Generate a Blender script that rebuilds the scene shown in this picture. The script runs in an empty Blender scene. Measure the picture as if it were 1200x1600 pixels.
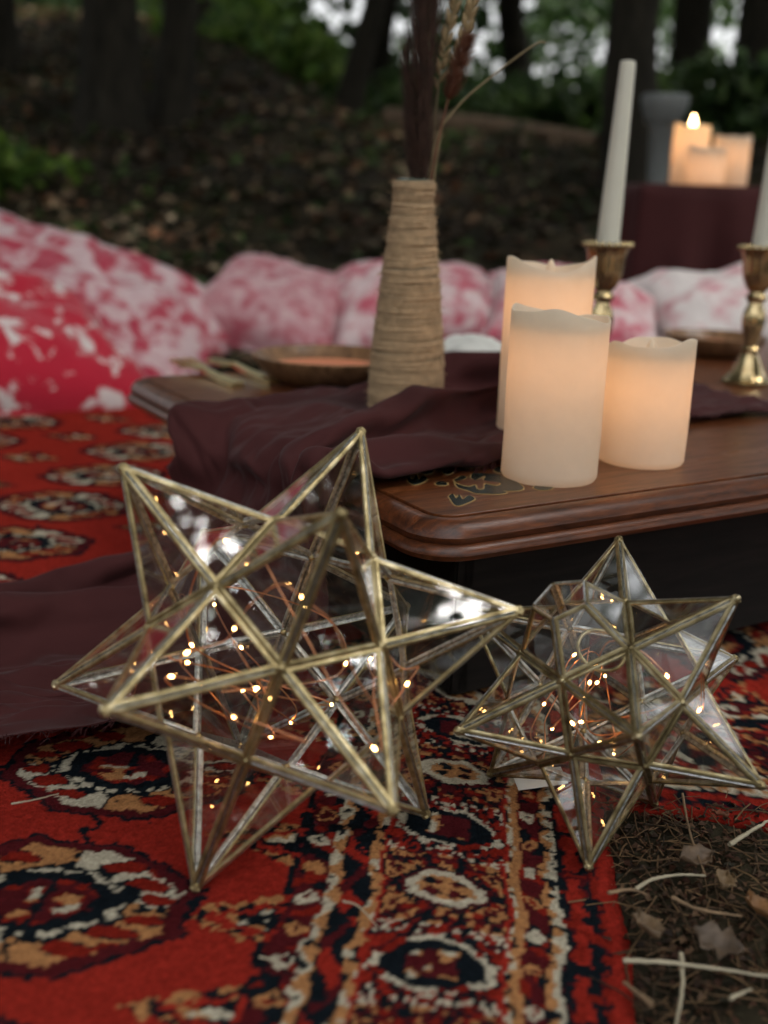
import bpy, bmesh, math, random
import numpy as np
from mathutils import Vector, Matrix, noise as mnoise

SC = bpy.context.scene
COL = SC.collection
R = math.radians
rng = np.random.default_rng(7)
random.seed(7)

# ------------------------------------------------------------------ camera, sky, sun, exposure
CAM_H, PITCH, ROLL, FPX = 0.379, R(16), R(2), 1700.0
cd = bpy.data.cameras.new("camera"); cam = bpy.data.objects.new("camera", cd); COL.objects.link(cam)
SC.camera = cam
cd.sensor_fit = 'VERTICAL'; cd.sensor_height = 36.0; cd.lens = FPX / 1600 * 36
cd.clip_start = 0.02; cd.clip_end = 500
FW = Vector((0, math.cos(PITCH), -math.sin(PITCH))); UP0 = Vector((0, math.sin(PITCH), math.cos(PITCH))); RT0 = Vector((1, 0, 0))
RT = RT0 * math.cos(ROLL) + UP0 * math.sin(ROLL); UP = UP0 * math.cos(ROLL) - RT0 * math.sin(ROLL)
CP = Vector((0, 0, CAM_H))
cam.matrix_world = Matrix(((RT.x, UP.x, -FW.x, CP.x), (RT.y, UP.y, -FW.y, CP.y), (RT.z, UP.z, -FW.z, CP.z), (0, 0, 0, 1)))
cd.dof.use_dof = True; cd.dof.focus_distance = 0.73; cd.dof.aperture_fstop = 3.8; cd.dof.aperture_blades = 9

SUN_EL, SUN_AZ = R(66), R(105)          # azimuth clockwise from +y
w = bpy.data.worlds.new("World"); SC.world = w; w.use_nodes = True
nt = w.node_tree; bg = nt.nodes["Background"]
sky = nt.nodes.new("ShaderNodeTexSky"); sky.sky_type = 'NISHITA'; sky.sun_disc = False
sky.sun_elevation = SUN_EL; sky.sun_rotation = SUN_AZ; sky.dust_density = 6; sky.air_density = 1.2; sky.ozone_density = 1
hs = nt.nodes.new("ShaderNodeHueSaturation"); hs.inputs["Saturation"].default_value = 0.12
nt.links.new(sky.outputs[0], hs.inputs["Color"]); nt.links.new(hs.outputs[0], bg.inputs[0]); bg.inputs[1].default_value = 0.15
sl = bpy.data.lights.new("sun", 'SUN'); sl.energy = 1.3; sl.angle = R(26); sl.color = (1, .95, .87)
so = bpy.data.objects.new("sun", sl); COL.objects.link(so)
sd = Vector((math.sin(SUN_AZ) * math.cos(SUN_EL), math.cos(SUN_AZ) * math.cos(SUN_EL), math.sin(SUN_EL)))
so.rotation_euler = sd.to_track_quat('Z', 'Y').to_euler()
vs = SC.view_settings; vs.view_transform = 'Standard'; vs.look = 'None'; vs.gamma = 1; vs.use_curve_mapping = False
vs.exposure = 1.5
cy = SC.cycles
cy.use_denoising = True; cy.denoiser = 'OPENIMAGEDENOISE'
cy.max_bounces = 10; cy.transparent_max_bounces = 40; cy.diffuse_bounces = 4; cy.glossy_bounces = 5; cy.transmission_bounces = 6
cy.sample_clamp_indirect = 6; cy.caustics_reflective = False; cy.caustics_refractive = False

# ------------------------------------------------------------------ helpers
def ray(px, py):
    return (RT * ((px - 600) / FPX) + UP * ((800 - py) / FPX) + FW)
def onz(px, py, z):
    d = ray(px, py); return CP + d * ((z - CAM_H) / d.z)
def atd(px, py, y):
    d = ray(px, py); return CP + d * (y / d.y)

def prop(o, label=None, cat=None, group=None, kind=None):
    if label: o["label"] = label
    if cat: o["category"] = cat
    if group: o["group"] = group
    if kind: o["kind"] = kind
    return o
def link(name, me, mat=None, parent=None):
    o = bpy.data.objects.new(name, me); COL.objects.link(o)
    if mat is not None:
        for m in (mat if isinstance(mat, (list, tuple)) else [mat]): me.materials.append(m)
    if parent is not None: o.parent = parent
    return o
def empty(name, loc=(0, 0, 0), rz=0):
    o = bpy.data.objects.new(name, None); COL.objects.link(o); o.location = loc; o.rotation_euler = (0, 0, rz)
    o.empty_display_size = .02
    return o
def npmesh(name, V, F, smooth=False, colors=None, mi=None):
    """V (n,3), F (m,k) all faces with k corners"""
    V = np.asarray(V, np.float32); F = np.asarray(F, np.int32); k = F.shape[1]
    me = bpy.data.meshes.new(name)
    me.vertices.add(len(V)); me.vertices.foreach_set("co", V.ravel())
    me.loops.add(F.size); me.loops.foreach_set("vertex_index", F.ravel())
    me.polygons.add(len(F)); me.polygons.foreach_set("loop_start", np.arange(0, F.size, k, dtype=np.int32))
    if smooth: me.polygons.foreach_set("use_smooth", np.ones(len(F), bool))
    if mi is not None: me.polygons.foreach_set("material_index", np.asarray(mi, np.int32))
    me.update(calc_edges=True)
    if colors is not None:
        dom = 'POINT' if len(colors) == len(V) else 'FACE'
        a = me.attributes.new("tint", 'FLOAT_COLOR', dom)
        c = np.ones((len(colors), 4), np.float32); c[:, :3] = colors
        a.data.foreach_set("color", c.ravel())
    return me
def bmmesh(name, bm, smooth=False):
    bmesh.ops.recalc_face_normals(bm, faces=bm.faces)
    me = bpy.data.meshes.new(name); bm.to_mesh(me); bm.free()
    if smooth:
        for p in me.polygons: p.use_smooth = True
    return me
def lathe(name, prof, n=48, fn=None, smooth=True, close=True):
    """prof list of (r,z); fn(theta,r,z)->(r,z) optional. Quads, tris at poles are degenerate quads avoided by caps"""
    V = []; F = []
    th = np.linspace(0, 2 * np.pi, n, endpoint=False)
    bm = bmesh.new(); rings = []
    for (r, z) in prof:
        ring = []
        for t in th:
            rr, zz = fn(t, r, z) if fn else (r, z)
            ring.append(bm.verts.new((rr * math.cos(t), rr * math.sin(t), zz)))
        rings.append(ring)
    for a, b in zip(rings[:-1], rings[1:]):
        for i in range(n):
            bm.faces.new((a[i], a[(i + 1) % n], b[(i + 1) % n], b[i]))
    if close:
        bm.faces.new(rings[0][::-1]); bm.faces.new(rings[-1])
    me = bmmesh(name, bm, smooth)
    if smooth: sharp(me)
    return me
def sharp(me, ang=40):
    try: me.set_sharp_from_angle(angle=R(ang))
    except Exception: pass
def tube_arrays(pts, rad, n=6):
    P = np.asarray(pts, float); m = len(P)
    rad = np.broadcast_to(np.asarray(rad, float), (m,))
    T = np.gradient(P, axis=0); T /= np.linalg.norm(T, axis=1)[:, None] + 1e-12
    ref = np.array([0, 0, 1.]) if abs(T[0][2]) < .9 else np.array([1., 0, 0])
    u = np.cross(T[0], ref); u /= np.linalg.norm(u)
    V = np.zeros((m, n, 3)); th = np.linspace(0, 2 * np.pi, n, endpoint=False)
    for i in range(m):
        u = u - T[i] * (u @ T[i]); u /= np.linalg.norm(u) + 1e-12; v = np.cross(T[i], u)
        V[i] = P[i] + rad[i] * (np.cos(th)[:, None] * u + np.sin(th)[:, None] * v)
    F = []
    for i in range(m - 1):
        for j in range(n):
            F.append((i * n + j, i * n + (j + 1) % n, (i + 1) * n + (j + 1) % n, (i + 1) * n + j))
    return V.reshape(-1, 3), np.array(F)
def tube(name, pts, rad, n=6):
    V, F = tube_arrays(pts, rad, n); me = npmesh(name, V, F, True)
    return me
def join_arrays(parts):
    V = []; F = []; o = 0
    for v, f in parts:
        V.append(v); F.append(np.asarray(f) + o); o += len(v)
    return np.vstack(V), np.vstack(F)
def sstep(a, b, x):
    t = np.clip((x - a) / (b - a), 0, 1); return t * t * (3 - 2 * t)
def catmull(P, n):
    P = np.asarray(P, float); P = np.vstack([2 * P[0] - P[1], P, 2 * P[-1] - P[-2]]); out = []
    for i in range(1, len(P) - 2):
        for t in np.linspace(0, 1, n, endpoint=False):
            a, b, c, d = P[i - 1:i + 3]
            out.append(.5 * (2 * b + (c - a) * t + (2 * a - 5 * b + 4 * c - d) * t * t + (-a + 3 * b - 3 * c + d) * t ** 3))
    out.append(P[-2]); return np.array(out)
def vnoise(x, y, s=0):
    """cheap smooth value noise, vectorised"""
    xi = np.floor(x).astype(np.int64); yi = np.floor(y).astype(np.int64); xf = x - xi; yf = y - yi
    def h(a, b):
        n = (a * 374761393 + b * 668265263 + s * 974711) & 0x7fffffff
        n = ((n ^ (n >> 13)) * 1274126177) & 0x7fffffff
        return ((n ^ (n >> 16)) & 0xffff) / 65535.0
    u = xf * xf * (3 - 2 * xf); v = yf * yf * (3 - 2 * yf)
    return (h(xi, yi) * (1 - u) + h(xi + 1, yi) * u) * (1 - v) + (h(xi, yi + 1) * (1 - u) + h(xi + 1, yi + 1) * u) * v

# ------------------------------------------------------------------ materials
class NT:
    def __init__(s, name):
        s.m = bpy.data.materials.new(name); s.m.use_nodes = True; s.t = s.m.node_tree; s.n = s.t.nodes
        s.b = s.n["Principled BSDF"]; s.out = s.n["Material Output"]
    def add(s, typ, **kw):
        nd = s.n.new(typ)
        for k, v in kw.items(): setattr(nd, k, v)
        return nd
    def l(s, a, b): s.t.links.new(a, b)
    def noise(s, scale, detail=4, rough=.55, vec=None, dist=0):
        nd = s.add("ShaderNodeTexNoise"); nd.inputs["Scale"].default_value = scale; nd.inputs["Detail"].default_value = detail
        nd.inputs["Roughness"].default_value = rough; nd.inputs["Distortion"].default_value = dist
        if vec is not None: s.l(vec, nd.inputs["Vector"])
        return nd
    def coords(s, scale=(1, 1, 1), kind="Object"):
        tc = s.add("ShaderNodeTexCoord"); mp = s.add("ShaderNodeMapping"); mp.inputs["Scale"].default_value = scale
        s.l(tc.outputs[kind], mp.inputs["Vector"]); return mp.outputs[0]
    def ramp(s, fac, stops):
        r = s.add("ShaderNodeValToRGB"); e = r.color_ramp.elements
        while len(e) > 1: e.remove(e[0])
        e[0].position = stops[0][0]; e[0].color = (*stops[0][1], 1)
        for p, c in stops[1:]:
            q = e.new(p); q.color = (*c, 1)
        s.l(fac, r.inputs[0]); return r.outputs[0]
    def bump(s, h, strength=.3, dist=.001):
        b = s.add("ShaderNodeBump"); b.inputs["Strength"].default_value = strength; b.inputs["Distance"].default_value = dist
        s.l(h, b.inputs["Height"]); s.l(b.outputs[0], s.b.inputs["Normal"]); return b
    def set(s, **kw):
        for k, v in kw.items(): s.b.inputs[k.replace("_", " ")].default_value = v
        return s

def mat_brass(k=1.0, name="aged_brass"):
    m = NT(name); v = m.coords(); n = m.noise(90, 5, .6, v); n2 = m.noise(900, 3, .6, v)
    c = m.ramp(n.outputs[0], [(.25, tuple(k * c for c in (.11, .08, .035))), (.5, tuple(k * c for c in (.46, .37, .19))), (.75, tuple(k * c for c in (.78, .68, .44)))])
    m.l(c, m.b.inputs["Base Color"]); m.set(Metallic=1.0)
    r = m.ramp(n.outputs[0], [(.2, (.55,) * 3), (.8, (.3,) * 3)]); m.l(r, m.b.inputs["Roughness"])
    m.bump(n2.outputs[0], .35, .0004); return m.m
def mat_solder():
    m = NT("solder_silver"); v = m.coords(); n = m.noise(260, 4, .65, v)
    c = m.ramp(n.outputs[0], [(.3, (.16, .16, .15)), (.55, (.45, .45, .43)), (.8, (.7, .7, .68))])
    m.l(c, m.b.inputs["Base Color"]); m.set(Metallic=1.0, Roughness=.38); m.bump(n.outputs[0], .6, .0008); return m.m
def mat_glass():
    m = NT("clear_pane"); t = m.n; t.remove(m.b)
    tr = m.add("ShaderNodeBsdfTransparent"); gl = m.add("ShaderNodeBsdfGlossy"); gl.inputs["Roughness"].default_value = .012
    v = m.coords(); n = m.noise(55, 3, .6, v); dust = m.ramp(n.outputs[0], [(.5, (0, 0, 0)), (.85, (.02,) * 3)])
    tr.inputs[0].default_value = (.985, .99, .985, 1); gl.inputs[0].default_value = (1, 1, 1, 1)
    fr = m.add("ShaderNodeFresnel"); ge = m.add("ShaderNodeNewGeometry"); mr = m.add("ShaderNodeMapRange")   # same reflectance from both sides of the thin sheet
    mr.inputs["To Min"].default_value = 1.5; mr.inputs["To Max"].default_value = 1 / 1.5; m.l(ge.outputs["Backfacing"], mr.inputs["Value"]); m.l(mr.outputs[0], fr.inputs[0])
    df = m.add("ShaderNodeBsdfDiffuse"); df.inputs[0].default_value = (.6, .58, .52, 1)
    mx = m.add("ShaderNodeMixShader"); mx2 = m.add("ShaderNodeMixShader")
    m.l(fr.outputs[0], mx.inputs[0]); m.l(tr.outputs[0], mx.inputs[1]); m.l(gl.outputs[0], mx.inputs[2])
    m.l(dust, mx2.inputs[0]); m.l(mx.outputs[0], mx2.inputs[1]); m.l(df.outputs[0], mx2.inputs[2])
    m.l(mx2.outputs[0], m.out.inputs[0]); return m.m
def mat_wood(name, cols, scale=(3, 30, 30), rough=.22, coat=.5):
    m = NT(name); v = m.coords(scale); n = m.noise(4, 8, .62, v, .6); w = m.noise(22, 6, .6, v, .2)
    mx = m.add("ShaderNodeMath", operation='ADD'); mu = m.add("ShaderNodeMath", operation='MULTIPLY'); mu.inputs[1].default_value = .35
    m.l(w.outputs[0], mu.inputs[0]); m.l(n.outputs[0], mx.inputs[0]); m.l(mu.outputs[0], mx.inputs[1])
    c = m.ramp(mx.outputs[0], [(.45, cols[0]), (.68, cols[1]), (.9, cols[2])]); m.l(c, m.b.inputs["Base Color"])
    rr = m.ramp(n.outputs[0], [(.3, (rough + .12,) * 3), (.7, (rough,) * 3)]); m.l(rr, m.b.inputs["Roughness"])
    m.set(Coat_Weight=coat, Coat_Roughness=.28, Specular_IOR_Level=.3); m.bump(w.outputs[0], .12, .0006); return m.m
def mat_plain(name, col, rough=.6, var=.25, scale=40, metallic=0, bump=.2, bd=.001, sheen=0):
    m = NT(name); v = m.coords(); n = m.noise(scale, 5, .6, v)
    a = tuple(x * (1 - var) for x in col); b = tuple(min(1, x * (1 + var)) for x in col)
    m.l(m.ramp(n.outputs[0], [(.3, a), (.7, b)]), m.b.inputs["Base Color"]); m.set(Roughness=rough, Metallic=metallic)
    if sheen: m.set(Sheen_Weight=sheen)
    n2 = m.noise(scale * 6, 3, .6, v); m.bump(n2.outputs[0], bump, bd); return m.m
def mat_tint(name, rough=.8, translucent=0, bump=.3, nscale=300, bd=.001, spec=.3, sheen=0):
    m = NT(name); a = m.add("ShaderNodeAttribute", attribute_name="tint"); v = m.coords(); n = m.noise(nscale, 4, .6, v)
    mx = m.add("ShaderNodeMix", data_type='RGBA', blend_type='MULTIPLY'); mx.inputs[0].default_value = 1
    m.l(a.outputs["Color"], mx.inputs[6]); m.l(m.ramp(n.outputs[0], [(.25, (.62,) * 3), (.75, (1.25,) * 3)]), mx.inputs[7])
    m.l(mx.outputs[2], m.b.inputs["Base Color"]); m.set(Roughness=rough, Specular_IOR_Level=spec)
    if sheen: m.set(Sheen_Weight=sheen, Sheen_Roughness=.5)
    m.bump(n.outputs[0], bump, bd)
    if translucent:
        tl = m.add("ShaderNodeBsdfTranslucent"); m.l(mx.outputs[2], tl.inputs[0]); mm = m.add("ShaderNodeMixShader"); mm.inputs[0].default_value = translucent
        m.l(m.b.outputs[0], mm.inputs[1]); m.l(tl.outputs[0], mm.inputs[2]); m.l(mm.outputs[0], m.out.inputs[0])
    return m.m
def mat_wax(name, col, trans=.5):
    m = NT(name); v = m.coords(); n = m.noise(60, 5, .6, v); n2 = m.noise(500, 3, .6, v)
    c = m.ramp(n.outputs[0], [(.3, tuple(x * .95 for x in col)), (.7, col)]); m.l(c, m.b.inputs["Base Color"])
    m.set(Roughness=.5, Specular_IOR_Level=.35); bp = m.bump(n2.outputs[0], .12, .0006)
    if trans:
        tl = m.add("ShaderNodeBsdfTranslucent"); m.l(c, tl.inputs[0]); mm = m.add("ShaderNodeMixShader"); mm.inputs[0].default_value = trans
        m.l(m.b.outputs[0], mm.inputs[1]); m.l(tl.outputs[0], mm.inputs[2]); m.l(mm.outputs[0], m.out.inputs[0])
    return m.m
def mat_emit(name, col, st):
    m = NT(name); m.set(Base_Color=(*col, 1), Roughness=.3); m.b.inputs["Emission Color"].default_value = (*col, 1); m.b.inputs["Emission Strength"].default_value = st
    return m.m
def mat_cloth(name, col, weave=1400):
    m = NT(name); v = m.coords(); n = m.noise(9, 4, .6, v); w1 = m.add("ShaderNodeTexWave"); w1.inputs["Scale"].default_value = weave / 6; w1.inputs["Distortion"].default_value = 2
    m.l(v, w1.inputs["Vector"]); n2 = m.noise(weave, 2, .5, v)
    m.l(m.ramp(n.outputs[0], [(.3, tuple(x * .8 for x in col)), (.7, tuple(x * 1.2 for x in col))]), m.b.inputs["Base Color"])
    m.set(Roughness=.85, Sheen_Weight=.06, Sheen_Roughness=.4, Specular_IOR_Level=.15); m.bump(n2.outputs[0], .25, .0006); return m.m
def mat_cushion(name, red, white, scale, seed, thr=.5, soft=.03, stripes=False):
    m = NT(name); tc = m.add("ShaderNodeTexCoord"); mp = m.add("ShaderNodeMapping"); mp.inputs["Location"].default_value = (seed * 1.7, seed * .9, 0)
    m.l(tc.outputs["Object"], mp.inputs["Vector"]); v = mp.outputs[0]
    if stripes:
        wv = m.add("ShaderNodeTexWave"); wv.inputs["Scale"].default_value = scale; wv.inputs["Distortion"].default_value = 1.5; wv.inputs["Detail"].default_value = 2
        mp.inputs["Rotation"].default_value = (0, 0, .7); m.l(v, wv.inputs["Vector"]); f = wv.outputs["Fac"]
    else:
        n1 = m.noise(scale, 6, .68, v, .5); vo = m.add("ShaderNodeTexVoronoi", feature='SMOOTH_F1'); vo.inputs["Scale"].default_value = scale * 1.6; m.l(v, vo.inputs["Vector"])
        ad = m.add("ShaderNodeMath", operation='MULTIPLY_ADD'); m.l(vo.outputs["Distance"], ad.inputs[0]); ad.inputs[1].default_value = .35; m.l(n1.outputs[0], ad.inputs[2]); f = ad.outputs[0]
    m.l(m.ramp(f, [(thr - soft, red), (thr + soft, white)]), m.b.inputs["Base Color"])
    m.set(Roughness=.85, Sheen_Weight=.3, Specular_IOR_Level=.2); n2 = m.noise(30, 4, .6, v); m.bump(n2.outputs[0], .4, .004); return m.m

BRASS = mat_brass(); BRASS_DARK = mat_brass(.62, "dark_aged_brass"); SOLDER = mat_solder(); GLASS = mat_glass()
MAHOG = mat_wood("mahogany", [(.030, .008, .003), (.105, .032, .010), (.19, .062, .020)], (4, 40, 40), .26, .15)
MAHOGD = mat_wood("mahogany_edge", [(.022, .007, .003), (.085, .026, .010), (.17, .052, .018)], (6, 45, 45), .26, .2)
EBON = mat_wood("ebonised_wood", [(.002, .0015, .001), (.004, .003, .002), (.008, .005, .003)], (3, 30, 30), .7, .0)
INLAY = mat_plain("dark_inlay", (.012, .016, .013), .25, .4, 60, bump=.1)
INLAYG = mat_plain("inlay_outline", (.36, .24, .09), .35, .3, 80, bump=.1)
TWINE = mat_plain("jute_twine", (.40, .275, .155), .9, .2, 120, bump=.6, bd=.001)
BURG = mat_cloth("burgundy_cotton", (.046, .0125, .0125))
WAX = mat_wax("ivory_wax", (.86, .78, .64), .5); TAPER = mat_wax("taper_wax", (.66, .64, .53), 0)
RUGM = mat_tint("knotted_wool", .95, 0, .5, 700, .002, .03, 0)
LEAFM = mat_tint("leaf", .55, .35, .2, 40); LITTER = mat_tint("dry_leaf", .75, .1, .4, 60, .004)
STRAW = mat_plain("pale_straw", (.33, .29, .20), .7, .2, 90, bump=.3)
TWIGM = mat_plain("dry_twig", (.20, .13, .07), .8, .35, 90, bump=.5)
COPPER = mat_plain("copper_wire", (.75, .33, .17), .3, .15, 200, metallic=1, bump=.05)
STEEL = mat_plain("steel_wire", (.6, .58, .52), .3, .15, 200, metallic=1, bump=.05)
BULB = mat_emit("warm_led", (1, .52, .16), 15)
GOLD = mat_plain("gold_metal", (.85, .70, .36), .3, .15, 50, metallic=1, bump=.05)

# ------------------------------------------------------------------ ground
def bankz(x, y):
    top = .66 + .75 * sstep(.1, -1.6, x) - .03 * np.clip(x, 0, 3)
    b = .31 * np.clip(y - 2.35, 0, None); k = .25
    b = top * (1 - np.exp(-b / top * 1.25)) if False else np.where(b < top, b, top)
    s = .31 * (np.sqrt((y - 2.35) ** 2 + .15) + (y - 2.35)) / 2
    return -np.log(np.exp(-s / .06) + np.exp(-top / .06)) * .06 * 1.0 + np.log(2) * 0 - .012
def GZ(x, y):
    x = np.asarray(x, float); y = np.asarray(y, float)
    near = .010 - .016 * sstep(.03, .13, x)
    near = near * (1 - sstep(1.2, 1.8, y)) + .004 * sstep(1.2, 1.8, y)
    bump = (vnoise(x * 2.2 + 9, y * 2.2 + 3, 3) - .5) * .10 * sstep(2.3, 3.2, y)
    return near + bankz(x, y) + bump + (vnoise(x * .5, y * .5, 5) - .5) * .8 * sstep(7, 14, np.hypot(x, y))
xs = np.unique(np.concatenate([-np.geomspace(1.2, 60, 50), np.linspace(-1.2, .1, 40), np.linspace(.1, .75, 130), np.linspace(.75, 1.3, 20), np.geomspace(1.3, 60, 50)]))
ys = np.unique(np.concatenate([-np.geomspace(.2, 60, 40) + .2, np.linspace(.2, .85, 130), np.linspace(.85, 2.3, 50), np.linspace(2.3, 7, 90), np.geomspace(7, 90, 45)]))
XX, YY = np.meshgrid(xs, ys, indexing='ij')
ZZ = GZ(XX, YY)
soil = sstep(.145, .17, XX) * sstep(.665, .64, YY) * sstep(0, .2, YY)
ZZ = ZZ + soil * ((vnoise(XX * 60, YY * 60, 1) - .5) * .008 + (vnoise(XX * 150, YY * 150, 2) - .5) * .004)
nx, ny = len(xs), len(ys)
idx = np.arange(nx * ny).reshape(nx, ny)
Fq = np.stack([idx[:-1, :-1], idx[1:, :-1], idx[1:, 1:], idx[:-1, 1:]], -1).reshape(-1, 4)
m = NT("forest_soil"); v = m.coords(); n1 = m.noise(6, 8, .65, v); n2 = m.noise(70, 6, .7, v); n3 = m.noise(1.1, 3, .5, v)
c1 = m.ramp(n1.outputs[0], [(.3, (.009, .007, .005)), (.5, (.024, .018, .011)), (.7, (.06, .044, .027))])
c2 = m.ramp(n3.outputs[0], [(.4, (1, 1, 1)), (.7, (.65, .9, .5))]); mx = m.add("ShaderNodeMix", data_type='RGBA', blend_type='MULTIPLY'); mx.inputs[0].default_value = 1
m.l(c1, mx.inputs[6]); m.l(c2, mx.inputs[7]); m.l(mx.outputs[2], m.b.inputs["Base Color"]); m.set(Roughness=.95, Specular_IOR_Level=.15); m.bump(n2.outputs[0], .9, .006)
ground = link("ground", npmesh("ground", np.stack([XX, YY, ZZ], -1).reshape(-1, 3), Fq, True), m.m); prop(ground, kind="structure")

# ------------------------------------------------------------------ rugs (knots coloured one by one)
PAL = np.array([(.245, .019, .012), (.006, .009, .012), (.42, .38, .285), (.35, .165, .065), (.065, .008, .010), (.17, .013, .008)])
RED, NAVY, CREAM, TAN, MAR, DRED = range(6)
def hsh(a, b, s):
    n = (a.astype(np.int64) * 73856093 ^ b.astype(np.int64) * 19349663 ^ s * 83492791) & 0x7fffffff
    n = ((n ^ (n >> 15)) * 2246822519) & 0x7fffffff; n = ((n ^ (n >> 13)) * 3266489917) & 0x7fffffff
    return ((n ^ (n >> 16)) & 0xffff) / 65535.
def octn(x, y, a, b):
    x = np.abs(x) / a; y = np.abs(y) / b
    return np.maximum(np.maximum(x, y), (x + y) / 1.36)
def rug_pattern(X, Y, seed=0):
    jx = (vnoise(X * 160, Y * 160, 11 + seed) - .5) * .0038; jy = (vnoise(X * 160, Y * 160, 12 + seed) - .5) * .0038
    X = X + jx; Y = Y + jy
    C = np.full(X.shape, RED)
    speck = vnoise(X * 230, Y * 230, 21 + seed)
    # guls
    px, py = .262, .145
    gx = (X + .127 + px / 2) % px - px / 2; gy = (Y - .135 + py / 2) % py - py / 2
    n = octn(gx, gy, .083, .059)
    n = n + (speck - .5) * .07
    infield = X < -.012
    conn = (np.abs(gx + .004 * np.sin(gy * 300)) < .0022) & (vnoise(X * 90, Y * 120, 5) > .38)
    C[conn & infield] = NAVY
    g = (n < 1) & infield
    C[g] = NAVY
    C[g & (n < .955)] = MAR
    q = np.sign(gx * gy)
    inner = g & (n < .845)
    C[inner] = np.where(q < 0, TAN, CREAM)[inner]
    ax, ay = np.abs(gx), np.abs(gy)
    for (cx, cy, a, b) in ((.047, .021, .013, .0058), (.030, .036, .012, .0055), (.060, .009, .010, .0042), (.051, .034, .007, .004)):
        e = ((ax - cx) / a) ** 2 + ((ay - cy) / b) ** 2 + (speck - .5) * .8
        C[inner & (e < 1.25) & (e > .95)] = NAVY
        C[inner & (e < .95)] = DRED
    C[inner & ((ax < .0035) | (ay < .003))] = NAVY
    C[inner & ((ax < .0035) | (ay < .003)) & (speck > .6)] = TAN
    n2 = octn(gx, gy, .040, .0265) + (speck - .5) * .16
    C[g & (n2 < 1.22)] = NAVY
    rr = g & (n2 < 1.14) & (n2 > 1.0); C[rr] = np.where(speck > .42, CREAM, NAVY)[rr]
    C[g & (n2 < 1.0)] = NAVY
    core = g & (n2 < .70); C[core] = MAR
    sp2 = vnoise(X * 120, Y * 170, 31 + seed)
    C[core & (sp2 > .55)] = DRED; C[core & (n2 < .55) & (sp2 > .66) & (q < 0)] = CREAM; C[core & (n2 < .55) & (sp2 > .62) & (q > 0)] = TAN
    C[core & (ax < .0025) & (sp2 < .55)] = NAVY
    # minor guls between
    mx_ = (X + .127 + 0) % px - px / 2; my_ = (Y - .135) % py - py / 2
    d = np.abs(mx_) / .046 + np.abs(my_) / .030 + (speck - .5) * .35
    mi = (d < 1) & infield & (n >= 1); C[mi] = NAVY
    k = mi & (d < .8) & (sp2 > .5); C[k] = TAN
    k = mi & (d < .62) & (sp2 > .52) & (mx_ * my_ > 0); C[k] = CREAM
    C[mi & (d < .45) & (sp2 < .45)] = RED
    C[mi & (d < .2)] = MAR
    # half motifs at the field edge
    hy = (Y - .135 + .0725 + .035) % .0725 - .03625
    d = np.abs(X + .004) / .052 + np.abs(hy) / .021 + (speck - .5) * .4
    hm = (d < 1) & (X < -.003) & (n >= 1.02); C[hm] = np.where(speck > .5, NAVY, TAN)[hm]
    C[hm & (d < .72)] = RED; k = hm & (d < .5); C[k] = np.where(sp2 > .5, TAN, NAVY)[k]; C[hm & (d < .3) & (sp2 > .4)] = CREAM
    # ---- borders
    def band(a, b): return (X >= a) & (X < b)
    def flower(b, c, w, pitch, off, cols, hh=.006):
        yy = (Y + off) % pitch - pitch / 2; kk = np.floor((Y + off) / pitch)
        e = ((X - c) / w) ** 2 + (yy / hh) ** 2 + (speck - .5) * 1.1
        col = np.where(kk % 2 == 0, cols[0], cols[1])
        s = b & (e < 1) & (e > .18); C[s] = col[s]
    e1 = band(-.004, .001) & (sp2 > .34); C[e1] = NAVY
    b = band(.001, .019); C[b] = np.where(vnoise(X * 130, Y * 110, 41) > .58, NAVY, MAR)[b]; C[b & (sp2 > .72)] = DRED
    flower(b, .0105, .006, .028, .0, (CREAM, TAN))
    b = band(.019, .0265); C[b] = np.where((X < .0225 + .003 * np.sin(Y * 260)), CREAM, TAN)[b]; C[b & (speck < .24)] = NAVY
    b = band(.0265, .042); C[b] = NAVY
    yy = (Y + (X - .034) * 1.6) % .052; C[b & (yy < .021) & (speck > .3) & (np.abs(X - .0342) < .0066)] = RED
    yy = (Y - (X - .034) * 1.6) % .052; C[b & (yy > .030) & (yy < .042) & (sp2 > .4)] = MAR
    b = band(.042, .0485); C[b] = TAN; C[b & (speck < .3)] = NAVY; C[b & (sp2 > .66)] = CREAM
    # main border
    b = band(.0485, .122); xc = X - .0852
    P2 = .132; yy = (Y - .034 + P2 / 2) % P2 - P2 / 2      # A medallion at yy=0, B at +-P2/2
    yb = P2 / 2 - np.abs(yy)
    cell = np.floor(np.abs(xc) / .0036), np.floor(np.abs(yy) / .0040)
    hh = hsh(cell[0] + 0 * X, cell[1] + 0 * X, 5 + seed) * .72 + speck * .28
    mosA = np.where(hh < .36, NAVY, np.where(hh < .58, MAR, np.where(hh < .78, TAN, DRED)))
    mosB = np.where(hh < .38, NAVY, np.where(hh < .54, DRED, np.where(hh < .62, RED, np.where(hh < .75, CREAM, MAR))))
    C[b] = np.where(np.abs(yy) < .034, mosA, mosB)[b]
    nA = octn(xc, yy, .0225, .0165) + (speck - .5) * .16
    C[b & (nA < 1.22)] = NAVY; C[b & (nA < 1.12)] = MAR; C[b & (nA < 1.0)] = CREAM
    k = b & (nA < .70); C[k] = TAN
    e = ((np.abs(xc) - .0068) / .005) ** 2 + ((np.abs(yy) - .005) / .0038) ** 2; C[b & (e < 1)] = np.where(speck > .5, MAR, NAVY)[b & (e < 1)]
    nB = octn(xc, yb, .0235, .0150) + (speck - .5) * .16
    C[b & (nB < 1.35) & (nB > 1.12)] = np.where(sp2 > .42, CREAM, DRED)[b & (nB < 1.35) & (nB > 1.12)]
    C[b & (nB < 1.12)] = NAVY
    k = b & (np.abs(xc) < .0125) & (yb < .0105); C[k] = np.where(sp2 > .58, TAN, MAR)[k]; C[k & (sp2 > .74)] = CREAM
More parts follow.
